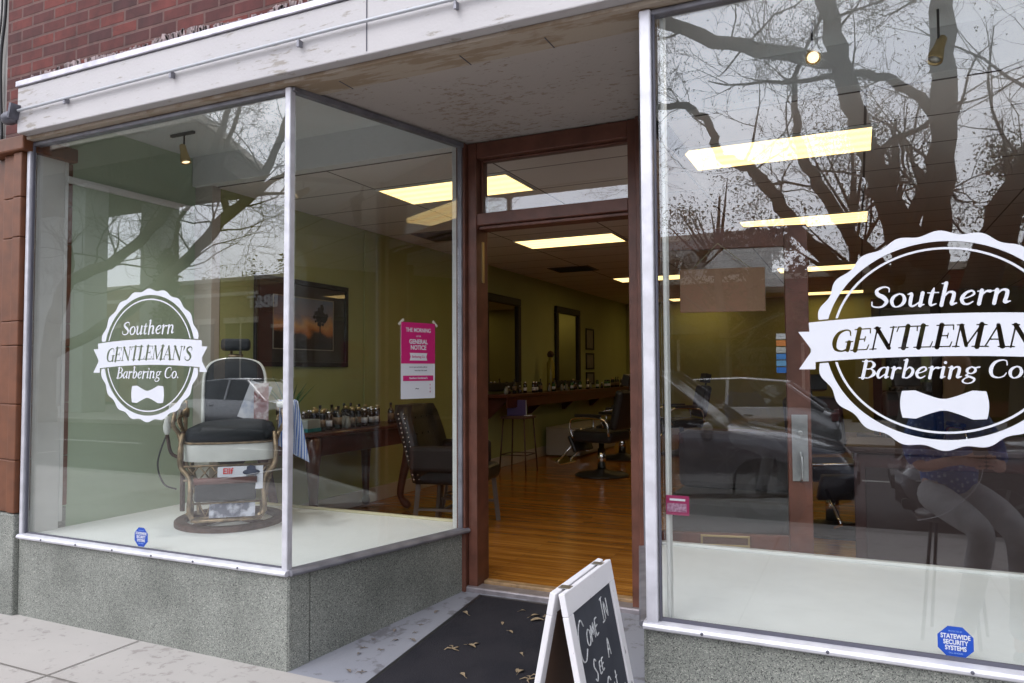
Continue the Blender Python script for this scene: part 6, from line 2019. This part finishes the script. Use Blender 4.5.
# shirt
m, n, l, b = newmat('blue_patterned_cloth')
tcx = n.new('ShaderNodeTexCoord'); vo = n.new('ShaderNodeTexVoronoi'); vo.inputs['Scale'].default_value = 38; l.new(tcx.outputs['Object'], vo.inputs['Vector'])
r = n.new('ShaderNodeValToRGB'); r.color_ramp.elements[0].color = (0.55, 0.70, 0.90, 1); r.color_ramp.elements[1].position = .42; r.color_ramp.elements[1].color = (0.02, 0.10, 0.42, 1)
l.new(vo.outputs['Distance'], r.inputs[0]); l.new(r.outputs[0], b.inputs['Base Color']); b.inputs['Roughness'].default_value = .85
skinned('shirt', [
    [(0, -.02, hz - .06, .165), (0, -.03, hz + .12, .135), (0, -.01, hz + .32, .125), (0, .01, hz + .42, .075)],
    [(0, -.01, hz + .32, .125), (.155, 0, hz + .395, .062), (.212, .03, hz + .24, .056), (.205, .09, hz + .15, .052)],
    [(0, -.01, hz + .32, .125), (-.155, 0, hz + .395, .062), (-.212, .03, hz + .24, .056), (-.205, .09, hz + .15, .052)],
], m, pr)
trm = mat('grey_trousers', (0.50, 0.51, 0.53), .9, var=.2, vscale=14, bump=.15)
skinned('trousers', [
    [(0, -.03, hz + .04, .13), (0, -.02, hz - .02, .135)],
    [(0, -.02, hz - .02, .135), (.10, .02, hz - .03, .092), (.12, .24, hz - .08, .080), (.12, .41, hz - .16, .066), (.13, .40, .35, .057), (.13, .36, .13, .050)],
    [(0, -.02, hz - .02, .135), (-.10, .02, hz - .03, .092), (-.11, .26, hz - .06, .080), (-.07, .45, hz - .13, .066), (-.10, .38, .35, .057), (-.12, .32, .13, .050)],
], trm, pr)
for sx, yy in ((.13, .40), (-.12, .36)):
    skinned('shoe', [[(sx, yy - .07, .05, .045), (sx, yy + .02, .045, .046), (sx, yy + .11, .035, .036), (sx, yy + .15, .03, .026)]], M['black'], pr)
skinned('hair', [[(0, .03, hz + .72, .085), (0, -.03, hz + .66, .075), (0, -.06, hz + .54, .055), (0, -.07, hz + .44, .035)], [(0, .03, hz + .72, .085), (0, .10, hz + .775, .045)],
                 [(0, .03, hz + .72, .085), (.075, .03, hz + .66, .035), (.09, .0, hz + .54, .028), (.09, .0, hz + .42, .02)], [(0, .03, hz + .72, .085), (-.075, .03, hz + .66, .035), (-.09, .0, hz + .54, .028), (-.09, .0, hz + .42, .02)]], mat('dark_brown_hair', (0.035, 0.02, 0.012), .6, var=.3, vscale=40), pr)
# face: eyes, nose, mouth
fc = MB()
for sx in (-1, 1): fc.lathe([(0, -.006), (.009, -.004), (.011, 0), (.009, .004), (0, .006)], (sx * .028, .164, hz + .665), 10)
fc.build('eye', mat('eye_white', (.6, .6, .6), .3), pr)
fc = MB(); fc.loft([[Vector((x * s_, .165 + yy, z)) for x, yy in ((-.012, -.01), (0, .012 * s_), (.012, -.01))] for z, s_ in ((hz + .665, .4), (hz + .635, 1.1), (hz + .625, 1.0))]); fc.build('nose', M['skin'], pr)
fc = MB(); fc.tube([(-.022, .150, hz + .598), (0, .160, hz + .60), (.022, .150, hz + .598)], [.003, .005, .003], 6); fc.build('mouth', mat('lips', (.40, .12, .10), .5), pr)
# hands round the phone
for sx in (-1, 1):
    bx_, bz = sx * .045, hz + .19
    ch_ = [[(sx * .075, .265, bz - .01, .024), (bx_, .30, bz, .030), (sx * .035, .325, bz + .01, .026)]]
    for i in range(4):
        zz = bz + .028 - i * .018
        L_ = (.026, .030, .028, .022)[i]
        ch_.append([(sx * .035, .325, bz + .01, .026), (sx * .038, .345, zz, .0095), (sx * .020, .345 + L_ * .5, zz + .002, .009), (sx * .002, .340 + L_ * .4, zz + .004, .0078)])
    ch_.append([(bx_, .30, bz, .030), (sx * .030, .295, bz + .035, .011), (sx * .012, .305, bz + .05, .009)])
    skinned('hand', ch_, M['skin'], pr, sub=2)
ph = thing('phone', 'dark phone held in both hands by the seated person', 'phone', local(pr, (0, .322, hz + .215)), pr.rotation_euler.z)
MB(Matrix.Rotation(math.radians(35), 4, 'X')).cbox((0, 0, .01), (.07, .009, .14)).build('phone_body', M['black'], ph, bevel=.003)
ec = thing('phone_cable', 'thin white cable hanging from the phone down past the knees', 'cable', local(pr, (0, .33, hz + .17)), pr.rotation_euler.z)
MB().tube(crom([(0, 0, 0), (-.03, .02, -.07), (-.10, .03, -.15), (-.20, .0, -.24), (-.26, -.15, -.30)]), .0028, 6).build('cable', M['paper'], ec)
so_ = thing('pavement_stool', 'plain dark stool under the seated person', 'stool', (0.44, -1.78, 0.0), math.radians(14))
MB().lathe([(0, .64), (.17, .64), (.18, .655), (.175, .675), (0, .68)], n=24).build('seat', M['black'], so_)
for a in range(4):
    an = PI / 4 + a * PI / 2
    MB().tube([(math.cos(an) * .12, math.sin(an) * .12, .64), (math.cos(an) * .19, math.sin(an) * .19, 0.004)], .009, 8).build('leg', M['black'], so_)
